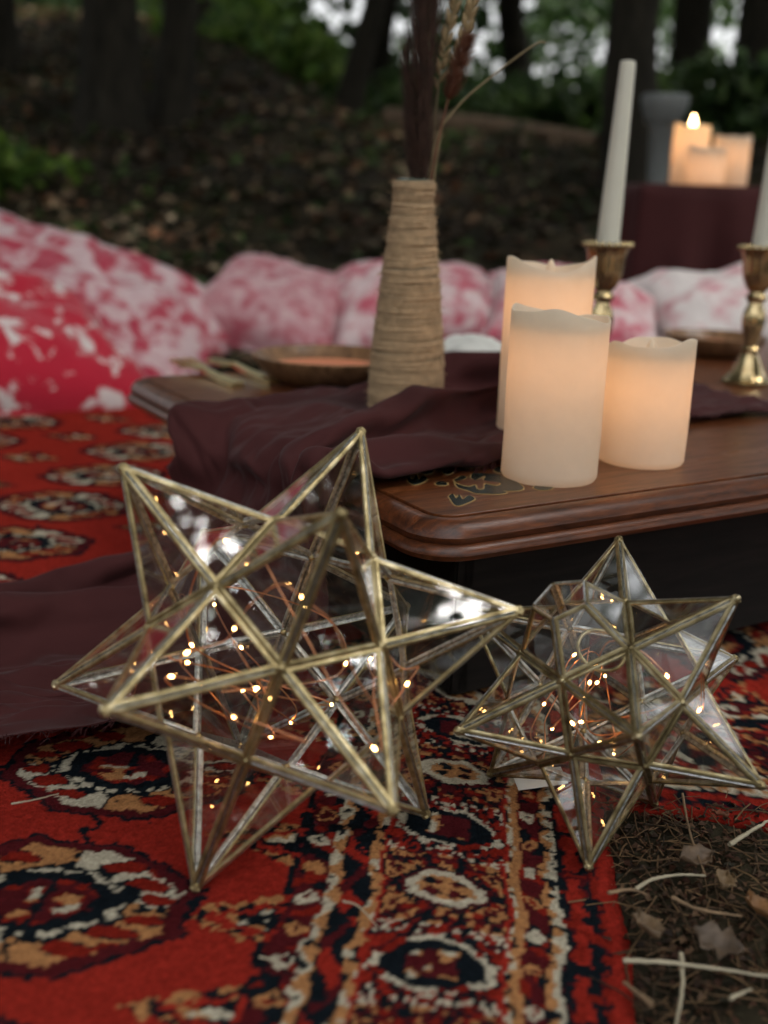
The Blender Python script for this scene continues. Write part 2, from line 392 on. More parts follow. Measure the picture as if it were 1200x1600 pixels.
    C[b & (np.abs(np.abs(xc) - .0355) < .0013)] = RED
    b = band(.122, .1295); C[b] = TAN; C[b & (X < .1252) & (speck > .5)] = CREAM; C[b & (X < .1252) & (speck < .33)] = NAVY
    b = band(.1295, .1425); C[b] = np.where(vnoise(X * 100, Y * 120, 51) > .55, DRED, MAR)[b]; C[b & (sp2 < .26)] = NAVY
    flower(b, .136, .0048, .031, .006, (CREAM, TAN), .0055)
    b = band(.1425, .1515); wv = .147 + .0016 * np.sin(Y * 420); C[b] = np.where(X < wv, TAN, CREAM)[b]; C[b & (speck < .27)] = NAVY
    b = band(.1515, .176); C[b] = NAVY
    yy = (Y + .01) % .044 - .022; s = b & (np.abs(X - .160 - .11 * np.abs(yy)) < .0036 + .002 * speck) & (np.abs(yy) < .018); C[s] = RED
    C[b & (sp2 > .60) & (C == NAVY)] = MAR; C[b & (sp2 > .72)] = DRED; C[b & (X > .172) & (speck > .45)] = DRED
    C[X >= .176] = RED; C[X >= .1825] = DRED
    return C
def make_rug(name, org, xd, yd, X0, X1, Y0, Y1, step, thick, seed, zoff=0.0, wave=True):
    nx_ = int((X1 - X0) / step); ny_ = int((Y1 - Y0) / step)
    X, Y = np.meshgrid(np.linspace(X0, X1, nx_ + 1), np.linspace(Y0, Y1, ny_ + 1), indexing='ij')
    jit = .30 * step
    Xj = X + rng.uniform(-jit, jit, X.shape); Yj = Y + rng.uniform(-jit, jit, X.shape)
    bend = .006 * np.sin(Y * 5.2 + .4) + .0016 * np.sin(Y * 31 + 1) + .001 * np.sin(Y * 74) if wave else 0
    wx = org[0] + Xj * xd[0] + Yj * yd[0] + bend; wy = org[1] + Xj * xd[1] + Yj * yd[1]
    wz = GZ(wx, wy) + zoff + thick + rng.uniform(-.0007, .0007, X.shape) + (vnoise(wx * 14, wy * 14, 8 + seed) - .5) * .004 + (vnoise(wx * 5, wy * 5, 9 + seed) - .5) * .006
    ed = np.minimum(np.minimum(X - X0, X1 - X), np.minimum(Y - Y0, Y1 - Y)); wz -= thick * .55 * np.exp(-(ed / .005))
    Xc, Yc = X, Y
    C = rug_pattern(Xc, Yc, seed)
    col = PAL[C] * rng.uniform(.78, 1.2, C.shape)[..., None] * (.85 + .3 * vnoise(Xc * 9, Yc * 9, 77))[..., None]
    V = np.stack([wx, wy, wz], -1).reshape(-1, 3); ix = np.arange(len(V)).reshape(nx_ + 1, ny_ + 1)
    F = np.stack([ix[:-1, :-1], ix[1:, :-1], ix[1:, 1:], ix[:-1, 1:]], -1).reshape(-1, 4); col = col.reshape(-1, 3)
    # skirt down to the ground
    loop = np.concatenate([ix[:, 0], ix[-1, 1:], ix[-2::-1, -1], ix[0, -2:0:-1]])
    low = V[loop].copy(); low[:, 2] -= thick * .6; o = len(V); k = len(loop); j = np.arange(k)
    S = np.stack([loop, o + j, o + (j + 1) % k, loop[(j + 1) % k]], -1)
    V = np.vstack([V, low]); F = np.vstack([F, S]); col = np.vstack([col, np.tile(PAL[DRED] * .6, (len(low), 1))])
    return link(name, npmesh(name, V, F, False, col), RUGM)
T0 = .085
rug = make_rug("rug", (-.051, .5), (math.cos(T0), -math.sin(T0)), (math.sin(T0), math.cos(T0)), -1.15, .187, -.22, 1.55, .0019, .008, 0)
prop(rug, "red patterned rug with cream and tan guls and a dark border under the large star", "rug")
e2 = Vector((.985, -.17)); n2_ = Vector((.17, .985))
rug2 = make_rug("rug", (.13 - n2_.x * -.187, .655 + n2_.y * .187), (-n2_.x, -n2_.y), (e2.x, e2.y), -1.25, .187, .0, 1.1, .0042, .005, 3, -.001, False)
prop(rug2, "darker patterned rug under the table behind the small star", "rug")

# ------------------------------------------------------------------ glass stars (small stellated dodecahedra)
PHI = (1 + 5 ** .5) / 2
ICO = []
for a in (-1, 1):
    for b in (-PHI, PHI): ICO += [(0, a, b), (a, b, 0), (b, 0, a)]
ICO = np.array(ICO, float); ICO /= np.linalg.norm(ICO[0])
from itertools import combinations
TRI = [f for f in combinations(range(12), 3) if all(np.linalg.norm(ICO[a] - ICO[b]) < 1.06 for a, b in combinations(f, 2))]
VAL = np.array([ICO[list(f)].sum(0) for f in TRI]); VAL = VAL / np.linalg.norm(VAL, axis=1)[:, None] * 0.5627774
def prism(name, tri, nrm, t, mat, parent):
    a = [p + nrm * t / 2 for p in tri] + [p - nrm * t / 2 for p in tri]; k = len(tri)
    bm = bmesh.new(); vv = [bm.verts.new(p) for p in a]
    bm.faces.new(vv[:k]); bm.faces.new(vv[k:][::-1])
    for i in range(k): bm.faces.new((vv[i], vv[i + k], vv[(i + 1) % k + k], vv[(i + 1) % k]))
    return link(name, bmmesh(name, bm), mat, parent)
def came(name, p, q, faces, w, t, parent, brass=None):
    """brass channel along an edge: one strip on each adjoining pane; outer faces brass, inner faces solder"""
    bm = bmesh.new(); ax = (q - p); L = np.linalg.norm(ax); ax = ax / L
    for (d, nrm) in faces:       # d in-face direction away from edge, nrm outward normal
        e0 = .0005
        p0 = p + ax * .0010; q0 = q - ax * .0010
        prof = [(e0, t * .55), (e0 + w * .25, t), (e0 + w * .72, t * .95), (e0 + w, t * .45), (e0 + w, -t * .55), (e0 + w * .5, -t * 1.0), (e0, -t * .7)]
        ra = [bm.verts.new(p0 + d * u + nrm * h) for u, h in prof]; rb = [bm.verts.new(q0 + d * u + nrm * h) for u, h in prof]
        k = len(prof)
        for i in range(k):
            f = bm.faces.new((ra[i], ra[(i + 1) % k], rb[(i + 1) % k], rb[i]))
            if i in (4, 5, 6): f.material_index = 1
        bm.faces.new(ra[::-1]); bm.faces.new(rb)
    # solder fillet inside the seam
    n = sum(f[1] for f in faces); n = n / (np.linalg.norm(n) + 1e-9)
    return link(name, bmmesh(name, bm), [brass or BRASS, SOLDER], parent)
def blob(name, p, r, mat, parent, seed=0):
    bm = bmesh.new(); bmesh.ops.create_icosphere(bm, subdivisions=2, radius=r)
    for v in bm.verts:
        v.co *= 1 + .18 * mnoise.noise(v.co * 700 + Vector((seed, 0, 0))); v.co += Vector(p)
    return link(name, bmmesh(name, bm, True), mat, parent)
def make_star(center, rot, r, cut_tip=None, cut=.53, w=.0036, t=.0011, brass=None):
    M = np.array(rot); root = empty("glass_star", center)
    gj = np.random.default_rng(int(r * 1e4)); Tp = (ICO @ M.T) * r + gj.normal(size=(12, 3)) * .0005; Vp = (VAL @ M.T) * r + gj.normal(size=(20, 3)) * .0005
    rimpts = {}
    def inface(p, q, o):       # direction in the face perpendicular to edge pq toward o
        ax = (q - p) / np.linalg.norm(q - p); d = o - p; d = d - ax * (d @ ax); return d / np.linalg.norm(d)
    def fnorm(a, b, c, outp):
        n = np.cross(b - a, c - a); n /= np.linalg.norm(n); return n if n @ (a + b + c) / 3 > 0 else -n
    faces_of_tip = {}
    for ti in range(12):
        vs_ = [k for k, f in enumerate(TRI) if ti in f]
        # order round
        ax = Tp[ti] / np.linalg.norm(Tp[ti]); u = np.cross(ax, [.31, .52, .8]); u /= np.linalg.norm(u); v_ = np.cross(ax, u)
        vs_.sort(key=lambda k: math.atan2(Vp[k] @ v_, Vp[k] @ u)); faces_of_tip[ti] = vs_
    fn = {}
    for ti, vs_ in faces_of_tip.items():
        for i in range(5):
            a, b = vs_[i], vs_[(i + 1) % 5]; fn[(ti, frozenset((a, b)))] = fnorm(Tp[ti], Vp[a], Vp[b], None)
    for ti, vs_ in faces_of_tip.items():
        top = lambda k: Tp[ti]
        for i in range(5):
            a, b = vs_[i], vs_[(i + 1) % 5]; n = fn[(ti, frozenset((a, b)))]
            if ti == cut_tip:
                pa = Vp[a] + (Tp[ti] - Vp[a]) * cut; pb = Vp[b] + (Tp[ti] - Vp[b]) * cut
                prism("pane", [Vp[a], Vp[b], pb, pa], n, .0014, GLASS, root)
                came("came", pa, pb, [(inface(pa, pb, Vp[a]), n)], w, t, root, brass)
            else:
                prism("pane", [Tp[ti], Vp[a], Vp[b]], n, .0014, GLASS, root)
        for i in range(5):
            k = vs_[i]; l_, r_ = vs_[i - 1], vs_[(i + 1) % 5]
            q = Vp[k] + (Tp[ti] - Vp[k]) * (cut if ti == cut_tip else 1)
            came("came", Vp[k], q, [(inface(Vp[k], q, Vp[l_]), fn[(ti, frozenset((k, l_)))]), (inface(Vp[k], q, Vp[r_]), fn[(ti, frozenset((k, r_)))])], w, t, root, brass)
        if ti != cut_tip: blob("solder_tip", Tp[ti] * .985, .0023, brass or BRASS, root, ti)
    done = set()
    for ti, vs_ in faces_of_tip.items():
        for i in range(5):
            e = frozenset((vs_[i], vs_[(i + 1) % 5]))
            if e in done: continue
            done.add(e); a, b = tuple(e)
            fs = [(inface(Vp[a], Vp[b], Tp[tj]), fn[(tj, e)]) for tj in range(12) if (tj, e) in fn]
            came("came", Vp[a], Vp[b], fs, w, t, root, brass)
    for k in range(20): blob("solder_joint", Vp[k], .0024, brass or BRASS, root, k)
    return root, Tp, Vp
BR = [[-0.6486617211089649, -0.744403883348883, 0.15843241468543648], [0.48132342842459863, -0.23999031225733153, 0.8430494690539926], [0.5895470539469652, -0.6231111525865439, -0.5139715582643879]]
SR = [[0.8803263914807439, -0.3823343626434992, 0.28079508472279424], [0.07468699555778865, 0.6962639365360256, 0.7138896156787184], [0.4684520222573949, 0.607484128040681, -0.6414949236132821]]
BC = np.array([-0.0556364, 0.57775698, CAM_H - 0.2495362]); RBIG = .14
SS = .1075 / .111
SCN = np.array([0.14645484 * SS, 0.64477271 * SS, CAM_H - 0.30124728 * SS]); RSM = .1075
star1, T1, V1 = make_star(BC, BR, RBIG, w=.0028, t=.0011)
prop(star1, "large brass and clear glass star lantern standing on the red rug", "lantern", "glass star lanterns")
star2, T2, V2 = make_star(SCN, SR, RSM, cut_tip=6, w=.0027, t=.0010, brass=BRASS_DARK)
prop(star2, "smaller glass star lantern with one cut open point, beside bare soil", "lantern", "glass star lanterns")
# ring handle of the small star, hung inside the open point
rc = SCN * 0 + (ICO[6] @ np.array(SR).T) * RSM * .40; axr = np.array([.1, -.55, .8]); axr /= np.linalg.norm(axr); u = np.cross(axr, [1, 0, 0]); u /= np.linalg.norm(u); v_ = np.cross(axr, u)
th = np.linspace(0, 2 * np.pi, 33)
link("ring_handle", tube("ring_handle", [rc + np.array([.012, 0, -.004]) + .0145 * (math.cos(a) * u + math.sin(a) * v_) for a in th], .0013, 6), BRASS, star2)

# fairy lights inside the stars
def fairy(center, radius, turns, nb, seed, label, rot, r, bias=(0, 0, 0)):
    g = np.random.default_rng(seed); P = []
    p = np.zeros(3)
    for i in range(turns):
        d = g.normal(size=3); d /= np.linalg.norm(d); P.append(d * radius * g.uniform(.35, 1.12) * np.array([1.15, 1, .95]) + np.array(bias))
    C = catmull(P, 16) + np.repeat(g.normal(size=(turns + 3, 3)), 16, 0)[:(turns - 1) * 16 + 1] * .0008
    TD = ICO @ np.array(rot).T; inr = .447 * r         # keep the wire inside the glass
    for i in range(len(C)):
        dd = TD @ C[i]; k = int(np.argmax(dd)); h = dd[k]; lim = .80 * r; ax = TD[k]
        if h > lim: C[i] *= lim / h; h = lim
        if h > inr * .96:
            per = C[i] - ax * h; rho = np.linalg.norm(per); mx_ = .72 * .277 * r * (r - h) / (r - inr)
            if rho > mx_: C[i] = ax * h + per * (mx_ / rho)
    for _ in range(2): C[1:-1] = (C[:-2] + 2 * C[1:-1] + C[2:]) / 4
    root = link("fairy_lights", tube("fairy_lights", C, .0005, 5), COPPER); root.location = center
    prop(root, label, "string lights", "copper wire fairy lights")
    bm = bmesh.new(); bmesh.ops.create_uvsphere(bm, u_segments=8, v_segments=6, radius=1)
    for v in bm.verts: v.co = Vector((v.co.x * .0009, v.co.y * .0009, v.co.z * .0017))
    bme = bmmesh("bulb", bm, True); bme.materials.append(BULB)
    bm = bmesh.new(); bmesh.ops.create_uvsphere(bm, u_segments=8, v_segments=6, radius=1)
    for v in bm.verts: v.co = Vector((v.co.x * .0019, v.co.y * .0019, v.co.z * .0034))
    sme = bmmesh("resin", bm, True); sme.materials.append(GLASS)
    ks = np.linspace(4, len(C) - 5, nb).astype(int)
    for k in ks:
        b = bpy.data.objects.new("bulb", bme); COL.objects.link(b); b.parent = root; b.location = C[k]
        tz = Vector(C[k + 1] - C[k - 1]); b.rotation_euler = tz.to_track_quat('Z', 'Y').to_euler()
        s = bpy.data.objects.new("resin_drop", sme); COL.objects.link(s); s.parent = b
    return root
fairy(BC, RBIG * .62, 26, 26, 5, "thin copper wire of tiny warm lights inside the large star", BR, RBIG, (0, 0, -.002))
fairy(SCN, RSM * .62, 20, 18, 9, "thin copper wire of tiny warm lights inside the small star", SR, RSM, (0, 0, -.002))

# ------------------------------------------------------------------ table
TZ = CAM_H - .203; TH = R(31)
TO = Vector((.0315, .675)); TU = Vector((math.cos(TH), math.sin(TH))); TV = Vector((-math.sin(TH), math.cos(TH)))
U_LEN, V_LEN = 1.15, .65
def tw(u, v, z=TZ):
    p = TO + TU * u + TV * v; return Vector((p.x, p.y, z))
table = empty("low_table", tw(0, 0, 0), TH)
prop(table, "low dark mahogany table with moulded edge and dark inlaid leaves", "table")
def rrect(off, r=.034, n=10):
    x0, y0, x1, y1 = -off, -off, U_LEN + off, V_LEN + off; rr = max(.004, r + off); out = []
    for cx, cy, a0 in ((x1 - rr, y0 + rr, -90), (x1 - rr, y1 - rr, 0), (x0 + rr, y1 - rr, 90), (x0 + rr, y0 + rr, 180)):
        for i in range(n + 1):
            a = R(a0 + 90 * i / n); out.append((cx + rr * math.cos(a), cy + rr * math.sin(a)))
    return out
def sweep(name, prof, mat, parent, cap0=True, cap1=True, smooth=True):
    bm = bmesh.new(); rings = []
    for off, z in prof: rings.append([bm.verts.new((x, y, z)) for x, y in rrect(off)])
    n = len(rings[0])
    for a, b in zip(rings[:-1], rings[1:]):
        for i in range(n): bm.faces.new((a[i], a[(i + 1) % n], b[(i + 1) % n], b[i]))
    if cap0: bm.faces.new(rings[0])
    if cap1: bm.faces.new(rings[-1][::-1])
    me = bmmesh(name, bm, smooth); sharp(me, 35)
    return link(name, me, mat, parent)
sweep("tabletop", [(-.0185, TZ), (-.0180, TZ - .0004), (-.0180, TZ - .006)], MAHOG, table)
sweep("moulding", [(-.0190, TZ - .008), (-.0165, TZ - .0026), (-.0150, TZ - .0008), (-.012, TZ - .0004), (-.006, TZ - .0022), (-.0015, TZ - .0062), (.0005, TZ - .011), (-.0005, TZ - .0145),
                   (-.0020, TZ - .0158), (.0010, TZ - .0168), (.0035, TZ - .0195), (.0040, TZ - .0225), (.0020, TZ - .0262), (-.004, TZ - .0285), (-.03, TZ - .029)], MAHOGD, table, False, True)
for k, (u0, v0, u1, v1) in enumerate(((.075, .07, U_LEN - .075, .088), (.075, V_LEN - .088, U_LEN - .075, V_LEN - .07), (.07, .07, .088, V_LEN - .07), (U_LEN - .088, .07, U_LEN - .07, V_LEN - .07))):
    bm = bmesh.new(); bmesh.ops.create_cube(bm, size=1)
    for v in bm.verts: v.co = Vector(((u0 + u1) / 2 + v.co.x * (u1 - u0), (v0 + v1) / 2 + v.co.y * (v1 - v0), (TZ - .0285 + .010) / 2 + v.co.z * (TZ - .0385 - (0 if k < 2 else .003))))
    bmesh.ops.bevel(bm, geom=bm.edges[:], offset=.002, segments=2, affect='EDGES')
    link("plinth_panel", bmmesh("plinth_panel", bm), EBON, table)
# inlay: outlines set into the top (pixel outline laid on the table plane)
def inlay(pts, z, mat, name, grow=0.0, ox=560, oy=690, s=4.0, parent=None, jag=1):
    W = [onz(ox + x / s, oy + y / s, TZ) for x, y in pts]
    L = np.array([[(p.xy - TO).dot(TU), (p.xy - TO).dot(TV)] for p in W]); c = L.mean(0)
    C = catmull(np.vstack([L, L[:1]]), 4)[:-1]
    if grow:
        T = np.roll(C, -1, 0) - np.roll(C, 1, 0); T /= np.linalg.norm(T, axis=1)[:, None] + 1e-9; N = np.stack([T[:, 1], -T[:, 0]], 1)
        area = np.sum(C[:, 0] * np.roll(C[:, 1], -1) - C[:, 1] * np.roll(C[:, 0], -1)); C = C + N * grow * (1 if area > 0 else -1)
    bm = bmesh.new(); vv = [bm.verts.new((x, y, z)) for x, y in C]; f = bm.faces.new(vv)
    r = bmesh.ops.extrude_face_region(bm, geom=[f]); 
    for g in r["geom"]:
        if isinstance(g, bmesh.types.BMVert): g.co.z -= .0012
    bmesh.ops.triangulate(bm, faces=[f for f in bm.faces if len(f.verts) > 4])
    return link(name, bmmesh(name, bm), mat, parent)
MOT = [
 [(120, 120), (200, 112), (260, 100), (330, 85), (400, 95), (450, 112), (445, 138), (482, 133), (500, 150), (465, 165), (470, 190), (430, 205), (370, 198), (310, 205), (260, 190), (215, 172), (165, 150)],
 [(305, 235), (318, 220), (335, 242), (352, 225), (362, 205), (378, 240), (402, 220), (430, 235), (400, 258), (350, 272), (315, 255)],
 [(530, 103), (570, 88), (640, 86), (690, 102), (740, 90), (800, 95), (860, 107), (850, 130), (800, 150), (720, 165), (640, 160), (590, 135)],
 [(600, 242), (650, 217), (700, 230), (715, 202), (800, 205), (880, 212), (940, 238), (980, 250), (1030, 290), (1000, 308), (900, 310), (925, 322), (860, 330), (740, 325), (690, 310), (620, 285)],
 [(565, 345), (590, 330), (612, 362), (630, 335), (652, 365), (690, 340), (725, 360), (680, 385), (610, 402)],
 [(525, 190), (550, 182), (590, 188), (585, 200), (545, 206)], [(480, 262), (510, 252), (555, 262), (545, 274), (495, 274)],
 [(1095, 292), (1120, 268), (1180, 262), (1220, 275), (1200, 300), (1140, 305)],
 [(845, 178), (870, 162), (930, 160), (960, 175), (930, 195), (870, 195)]]
GOLDF = [[(255, 150), (300, 140), (310, 110), (345, 135), (370, 112), (395, 140), (440, 132), (420, 158), (440, 180), (390, 172), (350, 190), (335, 168), (290, 182), (305, 160)],
         [(600, 258), (660, 245), (690, 228), (730, 250), (790, 222), (780, 250), (880, 265), (860, 280), (790, 268), (780, 300), (745, 300), (730, 275), (690, 285), (640, 275)],
         [(640, 105), (690, 118), (720, 105), (790, 108), (750, 125), (700, 140), (690, 125)]]
for k, P in enumerate(MOT):
    o = inlay(P, TZ + .0003, INLAYG, "inlay_outline", .0011, parent=table); inlay(P, TZ + .0006, INLAY, "inlay", 0, parent=table)
for P in GOLDF: inlay(P, TZ + .0009, INLAYG, "inlay_flower", 0.0006, parent=table); inlay(P, TZ + .0012, MAHOG, "inlay_flower_centre", -.0006, parent=table)

# ------------------------------------------------------------------ pillar candles
def pillar(u=None, v=None, loc=None, rad=.0375, h=.125, wave=(.004, .0, 2), ph=0, label="", power=.35, rz=0, group="pillar candles on the table", small=False, col=(1, .46, .20)):
    p = loc if loc is not None else tw(u, v); root = empty("pillar_candle", p, rz); prop(root, label, "candle", group)
    prof_o = [(rad * .96, 0), (rad, .0025)] + [(rad, h * k) for k in np.linspace(.06, 1, 12)]
    recess = .016
    prof = prof_o + [(rad * .985, h + .001), (rad * .955, h + .0006), (rad * .92, h - .0025), (rad * .88, h - .008), (rad * .78, h - recess + .001), (rad * .5, h - recess - .001), (rad * .12, h - recess - .001)]
    def fn(t, r, z):
        k = sstep(h * .86, h, np.array(z)) if r > rad * .86 else 0.0
        wv = wave[0] * math.cos(t * wave[2] + ph) + wave[1] * math.cos(t * 3 + ph * 1.7 + .8) + .0007 * math.cos(7 * t)
        return r * (1 + .004 * math.sin(t * 3 + z * 60) + .003 * math.sin(5 * t - z * 110)), z + float(k) * wv
    me = lathe("wax_body", prof, 64, fn); link("wax_body", me, WAX, root)
    fl = lathe("flame_tip", [(.0022, h - recess - .002), (.0042, h - recess + .004), (.0050, h - recess + .008), (.0042, h - recess + .013), (.0022, h - recess + .0175), (.0006, h - recess + .0195)], 16)
    link("flame_tip", fl, WAX, root)
    ld = bpy.data.lights.new("candle_glow", 'POINT'); ld.energy = power; ld.color = col; ld.shadow_soft_size = .016
    lo = bpy.data.objects.new("candle_glow", ld); COL.objects.link(lo); lo.parent = root; lo.location = (0, 0, h - recess - .020)
    return root
c1 = onz(857, 744, TZ); c3 = onz(1000, 719, TZ); c2 = onz(841, 684, TZ)
pillar(loc=c1, rad=.0372, h=.125, wave=(.0040, .0026, 1), ph=2.6, label="medium ivory pillar candle in front of the other two on the table", power=.016)
pillar(loc=c3, rad=.0358, h=.098, wave=(.0036, .0026, 1), ph=.7, label="shortest glowing pillar candle on the table", power=.0175)
pillar(loc=c2, rad=.0385, h=.155, wave=(.0052, .0016, 2), ph=.15, label="tallest glowing pillar candle behind the other two on the table", power=.020)

# ------------------------------------------------------------------ twine vase with dried grasses
vp = onz(633, 640, TZ + .004); vase = empty("twine_bottle", vp)
prop(vase, "tapered bottle vase wrapped in jute twine, standing on burgundy cloth", "vase")
def vr(z):        # radius profile
    return float(np.interp(z, [0, .004, .02, .06, .12, .17, .195, .203, .212, .219], [.0345, .0362, .0365, .0345, .0285, .0222, .0195, .0188, .0192, .0186]))
link("bottle", lathe("bottle", [(vr(z) - .0012, z) for z in np.linspace(0, .218, 24)] + [(.014, .219), (.0125, .214), (.012, .18)], 40), mat_plain("bottle_glass", (.10, .12, .09), .2), vase)
pts = []; z = .0012; t = 0; g = np.random.default_rng(3); turn_r = g.normal(size=400) * .00045; turn_z = g.normal(size=400) * .0005
while z < .2180:
    k = t / (2 * math.pi); i = int(k); f_ = k - i; ro_ = turn_r[i] * (1 - f_) + turn_r[i + 1] * f_; zo = turn_z[i] * (1 - f_) + turn_z[i + 1] * f_
    tilt = .0016 * math.sin(t + .05 * t) * math.sin(k * .33)
    zz = min(max(z + zo + tilt, .0008), .2185); rr = vr(zz) + ro_ + .00025 * math.sin(t * 3.7)
    pts.append((rr * math.cos(t), rr * math.sin(t), zz)); t += .26; z += .00165 * .26 / (2 * math.pi)
link("twine", tube("twine", pts, np.array([.00112 + .0002 * math.sin(k * .21) for k in range(len(pts))]), 6), TWINE, vase)
fz = []
for k in range(900):
    i = g.integers(0, len(pts)); p = np.array(pts[i]); d = np.array([p[0], p[1], 0]); d /= np.linalg.norm(d); s = g.normal(size=3); q = p + d * g.uniform(.0015, .004) + s * .0022
    n_ = np.cross(d, s); n_ /= np.linalg.norm(n_); fz.append((np.array([p, (p + q) / 2 + n_ * .0008, q, (p + q) / 2 - n_ * .0001]), np.array([[0, 1, 2, 3]])))
V_, F_ = join_arrays(fz); prop(link("twine_fuzz", npmesh("twine_fuzz", V_, F_), TWINE, vase), kind="stuff")

def fibres(axis_pts, n, spread, length, width, seed, t0=0, up=.8, taper=True):
    g = np.random.default_rng(seed); A = np.asarray(axis_pts); T = np.gradient(A, axis=0); T /= np.linalg.norm(T, axis=1)[:, None]; out = []
    for k in range(n):
        f = g.uniform(t0, 1) ** .9 * (len(A) - 1.001); i = int(f); p = A[i] + (A[i + 1] - A[i]) * (f - i); tt = T[i]
        s = g.normal(size=3); s -= tt * (s @ tt); s /= np.linalg.norm(s)
        prog = (f / (len(A) - 1) - t0) / (1 - t0); sp = spread * (.18 + .82 * math.sin(math.pi * min(1, .04 + .9 * prog)) ** 1.2 if taper else 1)
        d = tt * up + s * (1 - up) * 1.1; d /= np.linalg.norm(d); L = length * g.uniform(.6, 1.1)
        p = p + s * sp * g.uniform(.0, .55); m_ = p + d * L * .5 + s * sp * .25; e = p + d * L + s * sp * .1 * g.normal(); side = np.cross(d, s) * width
        out.append((np.array([p - side, p + side, m_ + side * .8, m_ - side * .8]), np.array([[0, 1, 2, 3]]))); out.append((np.array([m_ - side * .8, m_ + side * .8, e + side * .12, e - side * .12]), np.array([[0, 1, 2, 3]])))
    return join_arrays(out)
VB = vp + Vector((0, 0, .195))
PX = 1.0
def vpt(px, py, dy=0): p = atd(px, py, vp.y + dy); return np.array(p)
DARKP = mat_plain("dark_plume", (.055, .026, .016), .8, .4, 60, bump=.3); RUST = mat_plain("rust_foxtail", (.16, .060, .030), .85, .35, 80, bump=.3); WHEATM = mat_plain("wheat", (.33, .23, .11), .7, .3, 90, bump=.3); STEMM = mat_plain("dry_stem", (.22, .17, .085), .7, .3, 60, bump=.2)
def grass(name, way, stem_r, mat_stem, head, label, group=None):
    C = catmull(way, 10); root = link(name, tube(name, C, np.linspace(stem_r, stem_r * .55, len(C)), 6), mat_stem)
    prop(root, label, "dried grass", group)
    if head: head(C, root)
    return root
inside = lambda px, dy=0: vpt(px, 360, dy)
def plume_head(t0, n, spread, L, wd, mat, seed, up=.86):
    def f(C, root):
        V_, F_ = fibres(C, n, spread, L, wd, seed, t0, up); prop(link("plume", npmesh("plume", V_, F_), mat, root), kind="stuff")
    return f
grass("plume_grass", [inside(652), vpt(655, 290), vpt(655, 150), vpt(660, 20), vpt(663, -90)], .0016, DARKP, plume_head(.14, 1700, .010, .040, .0003, DARKP, 1, .74), "tallest dark brown feathery plume standing in the twine vase", "dark plumes in the twine vase")
grass("plume_grass", [inside(646, .006), vpt(645, 290, .006), vpt(640, 190, .006), vpt(634, 90, .006)], .0014, DARKP, plume_head(.3, 420, .005, .028, .0003, DARKP, 2, .78), "shorter dark plume leaning left in the twine vase", "dark plumes in the twine vase")
grass("plume_grass", [inside(658, -.005), vpt(664, 290, -.005), vpt(668, 170, -.005), vpt(676, 60, -.005), vpt(684, -50, -.005)], .0013, DARKP, plume_head(.25, 600, .006, .034, .0003, DARKP, 3, .78), "narrow dark plume between the tallest plume and the wheat in the twine vase", "dark plumes in the twine vase")
def wheat_head(seed):
    def f(C, root):
        g = np.random.default_rng(seed); n = len(C); bm0 = bmesh.new(); bmesh.ops.create_uvsphere(bm0, u_segments=8, v_segments=6, radius=1); km = bmmesh("kernel", bm0, True); km.materials.append(WHEATM)
        T = np.gradient(C, axis=0); k = 0
        for f_ in np.linspace(.52, .98, 26):
            i = int(f_ * (n - 1)); t = T[i] / np.linalg.norm(T[i]); s = np.cross(t, [0, 1, 0]); s /= np.linalg.norm(s); s2 = np.cross(t, s); a = k * math.pi + .5 * (k % 3 - 1); d = s * math.cos(a) + s2 * math.sin(a) * .9
            o = bpy.data.objects.new("kernel", km); COL.objects.link(o); o.parent = root; o.location = C[i] + d * .0032; dv = Vector(t * .85 + d * .4)
            o.rotation_euler = dv.to_track_quat('Z', 'Y').to_euler(); o.scale = (.0024, .0019, .0058); k += 1
        V_, F_ = fibres(C, 60, .004, .03, .0002, seed, .55, .93, False); prop(link("awns", npmesh("awns", V_, F_), WHEATM, root), kind="stuff")
    return f
grass("wheat_ear", [inside(661, .008), vpt(672, 260, .008), vpt(686, 130, .01), vpt(702, 40, .01), vpt(722, -40, .01)], .0011, STEMM, wheat_head(4), "pale ear of wheat beside the dark plume in the twine vase", "wheat ears in the twine vase")
grass("wheat_ear", [inside(668, .004), vpt(684, 240, .004), vpt(706, 120, .006), vpt(728, 45, .006), vpt(745, -25, .006)], .0011, STEMM, wheat_head(5), "pale ear of wheat rising behind the rust foxtail in the twine vase", "wheat ears in the twine vase")
grass("foxtail_grass", [inside(664, -.004), vpt(677, 260, -.004), vpt(694, 180, -.004), vpt(712, 120, -.004), vpt(733, 60, -.004)], .0012, RUST, plume_head(.56, 2000, .011, .012, .0003, RUST, 7, .55), "rust brown fuzzy foxtail head leaning right in the twine vase")
grass("bent_stem", [inside(668), vpt(678, 230), vpt(712, 170), vpt(770, 118), vpt(835, 70), vpt(853, 66)], .0014, STEMM, None, "bare pale grass stem bent far out of the twine vase")

